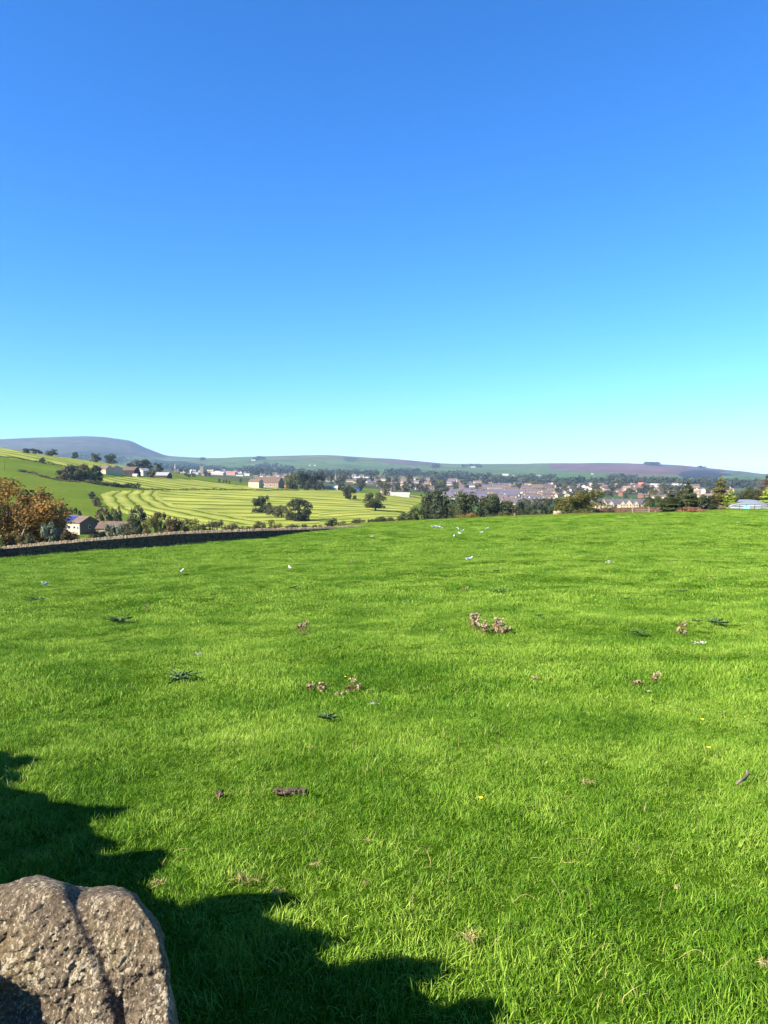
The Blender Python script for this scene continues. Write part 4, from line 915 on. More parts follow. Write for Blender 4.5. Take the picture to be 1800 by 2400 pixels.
def gable_wall(L, W, he, hr, deep=2.5):
    m = MB(); m.prism([(-L/2, -W/2, -deep), (-L/2, W/2, -deep), (-L/2, W/2, he), (-L/2, 0, hr), (-L/2, -W/2, he)], (L, 0, 0)); return m
def roof_mesh(L, W, he, hr, over=.28, th=.16):
    m = MB(); k = (hr-he)/(W/2)
    for s in (-1, 1):
        a = (-L/2-over, s*(W/2+over), he-over*k+.03); b = (-L/2-over, 0 if s < 0 else .0, hr+.03)
        pts_ = [a, b, (b[0], b[1], b[2]+th), (a[0], a[1], a[2]+th)]
        if s > 0: pts_ = pts_[::-1]
        m.prism(pts_, (L+2*over, 0, 0))
    return m
WIN_ME = {}
def win_mesh(w_, h, t, mat, key):
    k = (round(w_, 2), round(h, 2), key)
    if k not in WIN_ME: WIN_ME[k] = MB().box(-w_/2, w_/2, -t, t, 0, h).mesh('window', mat)
    return WIN_ME[k]
def house(P, L, W, he, hr, yaw, wall, roof, name, label, cat='house', chim=(), wins=(), gwins=(), group=None, doors=(), cheap=False):
    """front looks along -y of the house; wins: (x, z, w, h) on the front, gwins: (y, z, w, h, end) on the gables"""
    root = empty(name, P, yaw)
    obj('wall', gable_wall(L, W, he, hr).mesh('wall', WALLS[wall]), root)
    rf = obj('roof', roof_mesh(L, W, he, hr).mesh('roof', ROOFS[roof]), root)
    for c in chim:
        ch = hr+ (.9 if L < 40 else 1.2); m = MB().box(c-.45, c+.45, -.32, .32, hr-.5, ch)
        if not cheap: m.box(c-.28, c-.08, -.1, .1, ch+.002, ch+.35).box(c+.08, c+.28, -.1, .1, ch+.002, ch+.35)
        obj('chimney', m.mesh('chimney', WALLS['brown' if wall != 'stone' else 'stone']), rf)
    for (x, z, w_, h) in wins:
        f = obj('window', win_mesh(w_, h, .05, FRAME, 'f'), root, (x, -W/2-.01, z))
        obj('pane', win_mesh(w_*.82, h*.84, .05, PANE, 'p'), f, (0, -.02, h*.08))
    for (x, w_, h) in doors: obj('door', win_mesh(w_, h, .05, PANE, 'd'), root, (x, -W/2-.02, 0))
    for (y, z, w_, h, e) in gwins:
        f = obj('window', win_mesh(w_, h, .05, FRAME, 'f'), root, (e*(L/2+.01), y, z), (0, 0, math.pi/2))
        obj('pane', win_mesh(w_*.82, h*.84, .05, PANE, 'p'), f, (0, -.02 if e > 0 else .02, h*.08))
    tag(root, label, cat, group, 'thing'); return root
def hgt(px, py, P): return zat(px, py, P[1])-P[2]

# --- house with solar panels, low roof beside it, houses glimpsed through the golden tree
Yh = 240; Pz = zat(190, 1223, Yh)-5.2; hp = at(186, Yh); hp[2] = Pz
h1 = house(hp, 9.2, 7.4, 5.2, 7.05, R(-30), 'cream', 'tile', 'house', 'cream house with blue solar panels on its brown roof', chim=(), gwins=[(0, 3.2, .9, 1.1, 1)],
           wins=[(-3.3,3.1,1.3,1.2),(-.6,3.1,1.9,1.2),(2.0,3.3,1.4,.9),(3.7,3.1,.7,1.1),(-2.6,.5,2.2,1.5),(1.6,.5,1.6,1.3)], doors=[(.1, 1.0, 2.1)])
rf = [c for c in h1.children if c.name.startswith('roof')][0]
k = math.atan2(1.85, 3.7)
for i in range(4):
    for j in range(3):
        m = MB().box(-.52, .52, -.02, .98, 0, .06).mesh('solar_panel', PVC)
        obj('solar_panel', m, rf, (-4.0+i*1.12, -3.43+j*1.0, 5.44+(.27+j*1.0)*.5), (k, 0, 0))
gm = MB().prism([(4.612, -3.68, -2.4), (4.612, 3.68, -2.4), (4.612, 3.68, 5.12), (4.612, 0, 6.95), (4.612, -3.68, 5.12)], (.012, 0, 0)); obj('gable_wall', gm.mesh('gable_wall', WALLS['brown']), h1)
obj('drainpipe', MB().tube([(4.45, -3.78, -1), (4.45, -3.78, 5.1)], .06, 6).mesh('drainpipe', FRAME), h1)
hp2 = at(268, 232); hp2[2] = zat(268, 1237, 232)-2.6
house(hp2, 9.5, 6.0, 2.6, 4.5, R(-8), 'stone', 'tile', 'bungalow', 'low brown roofed bungalow showing only its roof above the bushes', wins=[(-2.5,.8,1.4,1.1),(2,.8,1.6,1.1)])
for (px, Yd, ey, he, L, W, yw, wl, rfm, lb, hr_) in ((96,215,1226,4.8,8,7,-25,'cream','slate','cream house half hidden behind the golden tree',1.9),(40,225,1230,4.8,9,7,-20,'white','tile','white house behind the golden tree trunks',1.9),(100,265,1206,5,9,7,-25,'cream','slate','far house with a bluish roof above the golden branches',2.2),(70,150,1252,2.6,5,4,30,'white','grey','white shed by the glossy shrub',1.2)):
    p = at(px, Yd); p[2] = zat(px, ey, Yd)-he
    house(p, L, W, he, he+hr_, R(yw), wl, rfm, 'house', lb, wins=[(-2,he-1.9,1.2,1.1),(1.8,he-1.9,1.2,1.1)] if he > 3 else [])
# --- hill farm
def place(px, yb, ymin): return hit(px, yb, ymin)
FG = 'hill farm buildings'
p = place(268, 1112, 480); s = mpp(p[1])
house(p, 22*s, 30*s, 14*s, 20*s, R(-35), 'cream', 'tile', 'farmhouse', 'cream fronted farmhouse of the hill farm with a brown roof', group=FG, wins=[(-6*s,8*s,2.6*s,3*s),(0,8*s,2.6*s,3*s),(6*s,8*s,2.6*s,3*s),(-6*s,2.5*s,2.6*s,3.4*s),(5*s,2.5*s,3*s,3.4*s)], chim=(-4,), doors=[(0, 1.1, 2.2)])
p = place(246, 1110, 480); house(p, 26*s, 24*s, 10*s, 18*s, R(-20), 'cream', 'tile', 'farm_cottage', 'lower cottage at the left of the hill farm', group=FG, wins=[(-4*s,3*s,2.6*s,3*s),(4*s,3*s,2.6*s,3*s)], chim=(3,))
p = place(304, 1113, 480); house(p, 40*s, 26*s, 11*s, 19*s, R(-12), 'dark', 'tile', 'barn', 'long dark timber barn of the hill farm', 'barn', group=FG, doors=[(-2*s, 5*s, 6*s)])
p = place(318, 1114, 480); house(p, 20*s, 14*s, 7*s, 10*s, R(-10), 'dark', 'grey', 'open_shed', 'small grey roofed shed beside the dark barn', 'shed', group=FG)
p = place(336, 1115, 480); house(p, 26*s, 26*s, 12*s, 18*s, R(62), 'white', 'grey', 'barn', 'white gabled barn of the hill farm', 'barn', group=FG)
p = place(318, 1117, 480); house(p, 12*s, 8*s, 4*s, 5.5*s, R(-15), 'white', 'white', 'trailer_shed', 'small white outbuilding in front of the white barn', 'shed', group=FG)
p = place(383, 1119, 480); house(p, 36*s, 24*s, 5*s, 13*s, R(-14), 'dark', 'grey', 'barn', 'low barn with a pale grey roof right of the farm bush', 'barn', group=FG)
# --- stone farmhouse by the trees
FH = 'stone farmhouse and its outbuildings'
p = place(630, 1143, 480); s = mpp(p[1])
house(p, 62*s, 34*s, 12*s, 25*s, R(-14), 'stone', 'tile', 'farmhouse', 'long stone farmhouse with a big brown roof beside dark trees', group=FH, wins=[(-20*s,3*s,4*s,6*s),(-6*s,3*s,7*s,7*s),(12*s,3*s,4*s,6*s),(22*s,4*s,4*s,5*s)], chim=(8,), gwins=[(0,10*s,3*s,4*s,-1)])
p = place(600, 1143, 480); house(p, 26*s, 20*s, 13*s, 19*s, R(-20), 'cream', 'tile', 'farm_wing', 'small cream gabled wing left of the stone farmhouse', 'house', group=FH, gwins=[(0,5*s,3*s,4*s,-1)])
p = place(652, 1144, 480); house(p, 24*s, 18*s, 9*s, 15*s, R(-12), 'stone', 'slate', 'farm_annexe', 'slate roofed annexe right of the stone farmhouse', 'house', group=FH)
p = place(667, 1144, 480); rv = empty('red_trailer', p, R(-10)); RED = plain('red_paint', (.60, .09, .04), (.70, .14, .06), 3, .5); TY = plain('tyre', (.02, .02, .02), (.03, .03, .03), 5, .9)
m = MB().box(-1.9, 1.9, -1.1, 1.1, .9, 2.9).box(-1.7, 1.7, -1.0, 1.0, 2.9, 3.3); obj('tub', m.mesh('tub', RED), rv)
m = MB().box(-2.1, 2.3, -.9, .9, .6, .9).box(2.3, 3.3, -.08, .08, .65, .8); obj('chassis', m.mesh('chassis', WALLS['dark']), rv)
for x in (-.9, .5):
    for y in (-1.0, 1.0): obj('wheel', MB().tube([(x, y-.14, .45), (x, y+.14, .45)], .45, 12).mesh('wheel', TY), rv)
tag(rv, 'bright red farm trailer between the farmhouse and the trees', 'trailer', kind='thing')
for (px, yb, w_, h_, wl, rfm, lb) in ((687,1146,12,6,'white','tile','little white shed under the olive tree'),(715,1144,14,8,'white','grey','white garage under the widest dark tree'),(768,1147,20,8,'brown','grey','grey roofed shed left of the white one'),(785,1148,15,9,'white','white','white shed beside the pale green roof'),(806,1149,27,9,'dark','green','long shed with a pale green roof above the meadow'),(905,1158,26,13,'cream','slate','cream house with slate roof right of the meadow trees'),(936,1163,48,8,'white','white','long low pale shed behind the end of the striped meadow')):
    p = place(px, yb, 600); s = mpp(p[1]); house(p, w_*s, min(w_*.7, 14)*s, h_*.62*s, h_*s, R(-8), wl, rfm, 'shed' if 'shed' in lb else 'house', lb, 'shed' if 'shed' in lb or 'garage' in lb else 'house', wins=[(-w_*.2*s, h_*.2*s, 2*s, 2.4*s), (w_*.2*s, h_*.2*s, 2*s, 2.4*s)])
p = place(840, 1150, 600); s = mpp(p[1]); BLUE = plain('blue_paint', (.02, .07, .38), (.035, .11, .48), 2, .5); bc = empty('blue_container', p, R(-8))
m = MB(); m.box(-6*s, 6*s, -2.5*s, 2.5*s, .3, 6*s)
for i in range(9): m.box(-5.6*s+i*1.25*s, -5.0*s+i*1.25*s, -2.5*s-.06, -2.5*s-.005, .5, 5.7*s)
obj('body', m.mesh('body', BLUE), bc); obj('lid', MB().box(-6.1*s, 6.1*s, -2.6*s, 2.6*s, 6*s+.003, 6.3*s).mesh('lid', BLUE), bc); tag(bc, 'bright blue container beyond the lone upright tree', 'container', kind='thing')
# --- churches
def spire(px, yb, yt, w_, wl, label, ymin, tower=.45):
    p = hit(px, yb, ymin); s = mpp(p[1]); H = hgt(px, yt, p); root = empty('church', p); a = w_*s/2
    obj('tower', MB().box(-a, a, -a, a, -3, H*tower).mesh('tower', WALLS[wl]), root)
    m = MB(); b = a*1.02
    for i in range(8):
        t0, t1 = 2*math.pi*i/8+R(22.5), 2*math.pi*(i+1)/8+R(22.5); m.poly([(b*1.08*math.cos(t0), b*1.08*math.sin(t0), H*tower+.02), (b*1.08*math.cos(t1), b*1.08*math.sin(t1), H*tower+.02), (0, 0, H)])
    obj('spire', m.mesh('spire', ROOFS['grey'] if wl != 'stone' else WALLS['stone']), root)
    obj('nave', gable_wall(w_*2.4*s, w_*1.3*s, H*.22, H*.36).mesh('nave', WALLS[wl]), root, (w_*1.75*s, 0, 0)); obj('nave_roof', roof_mesh(w_*2.4*s, w_*1.3*s, H*.22, H*.36).mesh('nave_roof', ROOFS['slate']), root, (w_*1.75*s, 0, 0))
    tag(root, label, 'church', kind='thing')
spire(411, 1107, 1085, 4.5, 'brown', 'dark church with a slender spire on the skyline of the meadow', 1150)
spire(787, 1134, 1106, 5, 'stone', 'pale church with a thin tall spire above the dark trees', 900, .35)
spire(680, 1119, 1105, 4, 'stone', 'distant pale spire just above the farmhouse trees', 1400, .4)
spire(612, 1118, 1106, 3, 'white', 'tiny distant white spire above the farmhouse roof', 1600, .4)
p = hit(474, 1110, 1250); s = mpp(p[1]); tw = empty('church_tower', p); H = hgt(474, 1094, p); a = 4*s
obj('tower', MB().box(-a, a, -a, a, -3, H).mesh('tower', WALLS['stone']), tw)
m = MB()
for sx in (-1, 1):
    for sy in (-1, 1): m.box(sx*a*.8-a*.18, sx*a*.8+a*.18, sy*a*.8-a*.18, sy*a*.8+a*.18, H+.004, H+a*.7)
obj('pinnacle', m.mesh('pinnacle', WALLS['stone']), tw); tag(tw, 'square pale church tower right of the dark spire', 'tower', kind='thing')
# --- terrace with many front gables
p = hit(1458, 1193, 330); s = mpp(p[1]); L = 112*s; W = 20*s; tr_ = house(p, L, W, 13*s, 23*s, R(-6), 'cream', 'slate', 'gabled_terrace', 'cream terrace with a row of pointed front gables and slate roof', 'terrace', chim=tuple((-.36+.18*i)*L for i in range(5)))
for i, (x, w_) in enumerate(((-46,19),(-28,13),(-2,13),(12,17),(28,13),(50,16))):
    g = MB(); d = 5*s; w2 = w_*s/2; g.prism([(-w2, -d, -2), (w2, -d, -2), (w2, -d, 12*s), (0, -d, 12*s+w2*1.25), (-w2, -d, 12*s)], (0, d+W*.3, 0))
    gb = obj('front_gable', g.mesh('front_gable', WALLS['cream']), tr_, (x*s, -W/2, 0))
    gr_ = MB()
    for sg in (-1, 1):
        q = [(sg*(w2+.3), -d-.2, 12*s-.3*1.25+.03), (0, -d-.2, 12*s+w2*1.25+.03), (0, -d-.2, 12*s+w2*1.25+.2), (sg*(w2+.3), -d-.2, 12*s-.3*1.25+.2)]
        gr_.prism(q if sg > 0 else q[::-1], (0, d+W*.35, 0))
    obj('gable_roof', gr_.mesh('gable_roof', ROOFS['slate']), gb)
    for (wx, wz) in ((-.22, 2.5), (.22, 2.5), (-.22, 8), (.22, 8)):
        f = obj('window', win_mesh(2.2*s, 3*s, .06, PANE, 'g'), gb, (wx*w_*s, -d-.02, wz*s))
for x in (-38, -15, 4, 20, 38): obj('window', win_mesh(2.4*s, 3.2*s, .06, PANE, 'g'), tr_, (x*s, -W/2-.02, 7.5*s)); obj('door', win_mesh(1.8*s, 4.4*s, .06, PANE, 'dd'), tr_, (x*s, -W/2-.02, 0))
p = hit(1392, 1190, 330); s = mpp(p[1]); house(p, 34*s, 22*s, 9*s, 20*s, R(58), 'white', 'slate', 'terrace', 'dark slate terrace seen end-on left of the gabled terrace', 'terrace', chim=(-6*s, 6*s))
# --- the town, row by row
TG = 'houses of the town'
TOWN = [ # px0, px1, row0, row1, count, length px, height px, yaw, walls, roofs, where
 (1042,1105,1151,1172,11,(20,34),9.5,(-34,-14),('stone','cream','brown'),('slate',),'directly above the tall clump tree'),
 (1108,1180,1153,1177,11,(24,40),9.5,(-24,-6),('stone','cream','brown'),('slate','slate','tile'),'above the broad clump oak'),
 (1180,1292,1157,1184,18,(24,46),9.5,(-18,4),('cream','stone','cream'),('slate','slate','tile'),'left of the large round bush'),
 (1050,1158,1131,1150,16,(14,28),8,(-30,10),('cream','brown','stone'),('tile','slate'),'in the upper rows under the wooded slope'),
 (1158,1300,1137,1154,15,(18,40),8,(-15,8),('cream','brown','stone'),('tile','tile','slate'),'in the upper rows above the slate terraces'),
 (1300,1400,1137,1166,24,(12,24),9,(35,70),('cream','stone','white'),('slate','tile'),'end-on above the large round bush'),
 (1385,1500,1138,1154,18,(12,22),7.5,(-30,30),('cream','pink','stone'),('tile','pinkroof'),'behind the gabled terrace'),
 (1496,1625,1140,1170,18,(14,30),9,(-25,15),('cream','stone','pink'),('slate','tile'),'left of the tall right conifers'),
 (896,1012,1126,1150,20,(12,26),9,(-40,10),('stone','cream','brown'),('slate','tile'),'above the far end of the striped meadow'),
 (770,884,1117,1135,11,(10,20),8,(-30,10),('cream','white','stone'),('slate','tile'),'around the pale church'),
 (426,582,1104,1117,16,(9,18),6,(-25,10),('white','cream','stone'),('grey','slate'),'behind the upper hay meadow'),
 (600,672,1112,1121,8,(9,16),6,(-25,10),('white','stone'),('slate','tile'),'above the stone farmhouse'),
 (1625,1720,1148,1168,7,(14,24),8,(-15,10),('cream','pink'),('tile','pinkroof'),'between the tall right conifers'),
]
tr2 = np.random.default_rng(77)
for (x0, x1, y0, y1, cnt, lr, hp_, yr, wl, rfm, where) in TOWN:
    cnt = int(cnt*1.5); got = []; tries = 0
    while len(got) < cnt and tries < 900:
        tries += 1; x, y = tr2.uniform(x0, x1), tr2.uniform(y0, y1); l = tr2.uniform(*lr)
        if any(abs(x-g[0]) < .5*(l+g[2]) and abs(y-g[1]) < 2.4 for g in got): continue
        got.append((x, y, l))
    got.sort()
    for i, (x, y, l) in enumerate(got):
        p = hit(x, y, 450); s = mpp(p[1]); h_ = hp_*tr2.uniform(.70, .98); w_, r_ = wl[tr2.integers(len(wl))], rfm[tr2.integers(len(rfm))]; yw = tr2.uniform(*yr)
        L = l*s; long_ = L > 24; ch = np.linspace(-L*.42, L*.42, int(max(2, min(6, L/11)))) if long_ else (L*.35,)
        D = max(6.5, min(10, .62*l*s)); he_ = h_*.58*s
        nw = int(max(2, min(6, L/6))); wn = [((j+.5)/nw*L-L/2, he_*.55, 1.3, 1.7) for j in range(nw)]+[((j+.5)/nw*L-L/2, he_*.1, 1.3, 1.7) for j in range(nw)] if p[1] < 1500 else []
        kindw = 'terrace' if long_ else 'house'
        adj = {'cream': 'cream', 'white': 'white', 'stone': 'stone', 'brown': 'brown stone', 'pink': 'pinkish'}[w_]; ra = {'slate': 'slate', 'tile': 'brown', 'grey': 'grey', 'pinkroof': 'reddish'}[r_]
        hs_ = house(p, L, D, he_, h_*s, R(yw), w_, r_, kindw, f'{adj} {kindw}, {ra} roof, {ordinal(i)} from left {where}', kindw, tuple(ch), (), group=TG, cheap=True)
        for (wx, wz, ww, wh) in wn: obj('window', win_mesh(ww, wh, .06, PANE, 't'), hs_, (wx, -D/2-.02, wz))
# larger buildings and far farms, each measured
for (px, yb, w_, h_, yw, wl, rfm, lb) in (
 (508,1113,38,7,-6,'white','white','long white factory shed behind the upper hay meadow'),(542,1114,24,9,-8,'pink','red','red roofed factory right of the white shed'),(560,1112,16,7,-4,'white','white','small white works right of the red roof'),
 (850,1124,52,6,-4,'white','white','long white roofed works left of the wood belt'),(1124,1129,9,11,-20,'white','slate','tall white house alone above the upper town rows'),(1062,1129,22,8,-20,'cream','tile','cream houses block under the wooded slope'),
 (1183,1115,16,4,0,'white','white','wide white farm shed on the far slope'),(1205,1117,16,3.6,0,'white','grey','second white farm shed on the far slope'),(1239,1127,17,4,0,'white','white','white shed low on the far slope'),(1244,1133,11,4,0,'white','white','lower small white shed on the far slope'),(1264,1116,13,3.2,0,'white','grey','pale farm building right on the far slope'),(1109,1096,10,3,0,'white','grey','white farm high on the green skyline'),
 (1388,1112,6,2.5,0,'white','grey','tiny white farmhouse below the heather'),(594,1080,10,3,0,'white','grey','white farm high on the middle hill'),(738,1092,5,2.4,0,'white','grey','tiny white cottage on the middle hill'),(726,1092,4,2.4,0,'white','grey','tinier white cottage left on the middle hill'),
 (1543,1143,36,9,-4,'white','white','big white factory right of the red brick tower'),(1590,1143,28,9,-3,'cream','white','flat cream factory left of the tall conifer'),(1502,1143,12,12,-20,'red','red','red brick mill above the town right'),(1454,1163,9,13,-15,'red','tile','orange red house among the town trees'),(1500,1167,10,11,-15,'red','tile','red brick house left of the cream terraces'),
 (1648,1168,6,22,-5,'white','white','narrow pale tower block between the conifers'),(1648,1166,44,9,-6,'pink','pinkroof','wide pinkish works between the tall conifers'),(1708,1146,7,4,0,'white','white','small white building right of the tallest conifer'),(449,1110,7,9,-60,'white','white','white gable beside the dark spire')):
    p = hit(px, yb, 900); s = mpp(p[1]); L = w_*s
    house(p, L, min(max(6, .6*L), 26), h_*.68*s, h_*s, R(yw), wl, rfm, 'factory' if ('factory' in lb or 'works' in lb or 'mill' in lb) else 'building', lb, 'factory' if ('factory' in lb or 'works' in lb or 'mill' in lb) else 'building', cheap=True)
# --- town trees
TT = [(692,900,1120,1152,26,(15,26),20,'town',('broad',),'between the farmhouse and the meadow end'),(888,1052,1128,1164,26,(16,26),18,'town',('broad',),'in the near town above the dark clump'),(1050,1300,1120,1152,32,(12,22),13,'town',('broad',),'among the upper town rows'),
      (1300,1560,1130,1168,60,(13,26),15,'town',('broad',),'in the town right of the round bush'),(1560,1800,1138,1172,34,(14,24),16,'town',('broad','dome'),'behind the right conifers'),(424,700,1106,1119,18,(8,14),9,'town',('broad',),'along the far town behind the hay meadow'),(1176,1330,1182,1201,16,(18,30),18,'bush',('dome','broad'),'at the near foot of the town')]
for (x0, x1, y0, y1, cnt, wr_, hp_, mt, kds, where) in TT:
    ps = sorted((tr2.uniform(x0, x1), tr2.uniform(y0, y1)) for _ in range(cnt))
    for i, (x, y) in enumerate(ps):
        P = hit(x, y, 420); tree(x, y-hp_*tr2.uniform(.75, 1.2), tr2.uniform(*wr_), Y=P[1], kind=kds[i % len(kds)], mat=mt if tr2.uniform() < .8 else 'olive', n=520, leaf=.11, clear=.0, label=f'dark round tree, {ordinal(i)} from left {where}', group='town trees')
# --- woods that read as one mass
stuffwood('wood', [[(560,1105),(680,1106),(880,1109),(885,1117),(690,1116),(560,1112)]], 230, 16, 22, 'dark belt of woodland beyond the pale church', seed=4, ymin=1500)
stuffwood('wood', [[(896,1110),(940,1107),(984,1107),(986,1117),(900,1117)]], 120, 20, 22, 'square block of woodland left of the wooded slope', seed=5, ymin=1500)
stuffwood('wood', [[(986,1112),(1040,1112),(1090,1112),(1135,1122),(1125,1131),(1050,1126),(990,1122)]], 200, 18, 24, 'wooded slope above the upper town rows', seed=6, ymin=1500)
stuffwood('wood', [[(1130,1122),(1230,1128),(1330,1130),(1330,1137),(1220,1137),(1140,1133)]], 150, 14, 22, 'tree belt behind the middle of the town', seed=7, ymin=1400)
stuffwood('wood', [[(1330,1129),(1420,1127),(1570,1128),(1690,1132),(1800,1138),(1800,1146),(1650,1142),(1500,1139),(1340,1139)]], 330, 15, 22, 'tree belt below the heather moor', seed=8, ymin=1400)
stuffwood('wood', [[(1512,1090),(1543,1090.5),(1543,1091.5),(1512,1091)]], 46, 21, 30, 'flat topped tree clump on the moor skyline', seed=9, ymin=5200, leaf=.4)
stuffwood('wood', [[(1636,1096),(1652,1097),(1652,1098),(1636,1098)]], 8, 15, 30, 'small tree clump right on the moor skyline', seed=10, ymin=4800, leaf=.4)
stuffwood('wood', [[(1426,1118),(1452,1116),(1470,1122),(1500,1123),(1500,1126),(1430,1124)]], 40, 16, 26, 'small plantation below the heather', seed=11, ymin=2600)
stuffwood('wood', [[(570,1096),(600,1090),(622,1086),(640,1092),(690,1097),(690,1104),(570,1106)]], 70, 16, 34, 'wooded valley in front of the middle hill', seed=12, ymin=3000)
stuffwood('wood', [[(330,1094),(400,1092),(480,1098),(560,1104),(560,1107),(330,1101)]], 120, 16, 30, 'dark wood at the foot of the big hill', seed=13, ymin=2200)
stuffwood('wood', [[(140,1074),(200,1068),(260,1072),(330,1082),(330,1088),(140,1084)]], 80, 18, 45, 'dark wood on the flank of the big hill', seed=14, ymin=3500)
stuffwood('wood', [[(1170,1117),(1300,1118),(1300,1122),(1200,1124)],[(1225,1128),(1262,1126),(1280,1131),(1240,1135)]], 34, 12, 24, 'scattered trees around the far white farms', seed=15, ymin=2000)
stuffwood('wood', [[(1085,1094),(1105,1093),(1130,1093),(1130,1096),(1085,1096)],[(1012,1096),(1028,1094),(1028,1098),(1012,1099)],[(470,1078),(480,1078),(480,1079),(470,1079)],[(595,1077),(618,1074),(618,1077),(597,1079)]], 14, 20, 34, 'small copses on the green skyline', seed=16, ymin=3500)
for i, (px, yt, yb) in enumerate(((11,1080,1104),(440,1097,1119),(1325,1136,1160))):
    p = hit(px, yb, 400); po = empty('utility_pole', p); H = hgt(px, yt, p)
    obj('pole', MB().tube([(0,0,-1),(0,0,H)], [.18,.12], 6).mesh('pole', BARK), po); obj('crossarm', MB().box(-.9, .9, -.06, .06, H-.7, H-.55).mesh('crossarm', BARK), po)
    tag(po, ('thin pole on the hillside at the left edge', 'thin pole beside the upper hay meadow', 'thin pole among the town houses')[i], 'pole', kind='thing')

# ------------------------------------------------------------------ field edge on the right: wall, posts, polytunnel
def bx(px, Yd): p = at(px, Yd); return (p[0], p[1])
wall_line('low_wall', [bx(1396, 113), bx(1470, 112), bx(1545, 111)], .8, .45, 'low broken dry stone wall beyond the field edge near the gate', cope=False, courses=5, sw=.4)
WOOD = plain('grey_timber', (.14, .115, .085), (.22, .19, .15), 6, .9, .3)
PALE = plain('pale_timber', (.20, .155, .10), (.28, .22, .15), 6, .9, .2)
for i, (px, yt, Yd, mt, lb) in enumerate(((1207,1203,103,PALE,'pale short post at the field edge right of the dark clump'),(1484,1193,107,PALE,'pale gate post left of the slim dark tree'),(1520,1201,106,PALE,'short pale post below the slim dark tree'),(1634,1196,106,WOOD,'thin post in front of the rusty bracken'),(1661,1194,106,PALE,'pale post right of the rusty bracken'),(1676,1195,106,WOOD,'low post before the sheds'),(1539,1197,106,WOOD,'dark post right of the slim tree'))):
    p = at(px, Yd); H = zat(px, yt, Yd)-p[2]; po = obj('fence_post', MB().box(-.09, .09, -.09, .09, -.5, H, .008).mesh('fence_post', mt), None, p, (R(rnd.uniform(-3,3)), R(rnd.uniform(-3,3)), .3)); tag(po, lb, 'post', 'fence posts along the field edge', 'thing')
p = at(1502, 108.5); s = mpp(108.5); g = empty('field_gate', p, R(-8)); zt = zat(1502, 1193, 108.5)-p[2]
for x in (-1.1, 1.2): obj('gate_post', MB().box(x-.09, x+.09, -.09, .09, -.4, zt+.25, .01).mesh('gate_post', PALE), g)
for k in range(4): obj('gate_rail', MB().box(-1.0, 1.1, -.03, .03, zt-.12-k*.26, zt-.02-k*.26, .006).mesh('gate_rail', WOOD), g)
tag(g, 'weathered timber gate with rails beside the slim dark tree', 'gate', kind='thing')
# sheds and frame between the conifers
for (px, yt, wpx, Yd, wl, rfm, lb) in ((1655,1183,30,124,'dark','grey','dark open shed between the conifers'),(1692,1188,26,118,'brown','tile','low brown hut beside the polytunnel'),(1630,1186,18,126,'white','grey','small pale hut left of the dark open shed')):
    p = at(px, Yd); s = mpp(Yd); H = zat(px, yt, Yd)-p[2]; house(p, wpx*s, 2.2, H*.72, H, R(8), wl, rfm, 'garden_shed', lb, 'shed', doors=[(0, .8, H*.6)])
GALV = plain('galvanised', (.10, .11, .12), (.15, .16, .17), 6, .5)
POLY = bpy.data.materials.new('polythene'); POLY.use_nodes = True; t = POLY.node_tree; t.nodes.clear()
po_ = N(t.nodes, 'ShaderNodeOutputMaterial'); pb = N(t.nodes, 'ShaderNodeBsdfPrincipled', Roughness=.35); pb.inputs['Base Color'].default_value = (.58, .59, .61, 1); ptl = N(t.nodes, 'ShaderNodeBsdfTranslucent'); ptl.inputs['Color'].default_value = (.62, .63, .65, 1); pm = N(t.nodes, 'ShaderNodeMixShader'); pm.inputs[0].default_value = .5
t.links.new(pb.outputs[0], pm.inputs[1]); t.links.new(ptl.outputs[0], pm.inputs[2]); t.links.new(pm.outputs[0], po_.inputs['Surface'])
p = at(1760, 110); zt = zat(1760, 1182, 110)-p[2]; s = mpp(110); tun = empty('polytunnel', p, R(-24)); a = 45*s; Lt = 16
def arch(a_, h_, n=18): return [(a_*math.cos(math.pi*(1-i/n)), h_*math.sin(math.pi*i/n)**.85) for i in range(n+1)]
m = MB(); A = arch(a, zt)
for (x0, z0), (x1, z1) in zip(A[:-1], A[1:]): m.poly([(x0, 0, z0), (x0, Lt, z0), (x1, Lt, z1), (x1, 0, z1)])
obj('cover', m.mesh('cover', POLY, smooth=True), tun)
for k in range(5):
    B = arch(a*1.006, zt+.02); obj('hoop', MB().tube([(x, k*Lt/4, z) for x, z in B], .035, 6).mesh('hoop', GALV), tun)
obj('end_wall', MB().poly([(x, .05, z) for x, z in A]).mesh('end_wall', POLY), tun)
for x in (-1.5, -.55, .55, 1.5): obj('end_post', MB().box(x-.03, x+.03, -.03, .03, -.3, zt*math.sqrt(max(0, 1-(x/a)**2))*.98).mesh('end_post', GALV), tun)
obj('end_rail', MB().box(-a*.86, a*.86, -.075, -.035, zt*.48, zt*.48+.08).mesh('end_rail', GALV), tun)
CY = plain('turquoise_sheet', (.18, .55, .60), (.24, .62, .66), 3, .6)
obj('door', MB().box(-.95, -.05, -.12, -.08, 0, zt*.46).mesh('door', CY), tun); obj('door_panel', MB().box(.02, .5, -.12, -.08, 0, zt*.46).mesh('door_panel', PALE), tun)
tag(tun, 'white polythene tunnel with arched end at the right field edge', 'polytunnel', kind='thing')
rk = obj('boulder', rock(91, 1.2, 1.0, .62, .35, 2), None, at(1308, 106)-np.array([0, 0, .15])); setmat(rk, COPEM); tag(rk, 'pale boulder at the left foot of the round bush', 'rock', kind='thing')
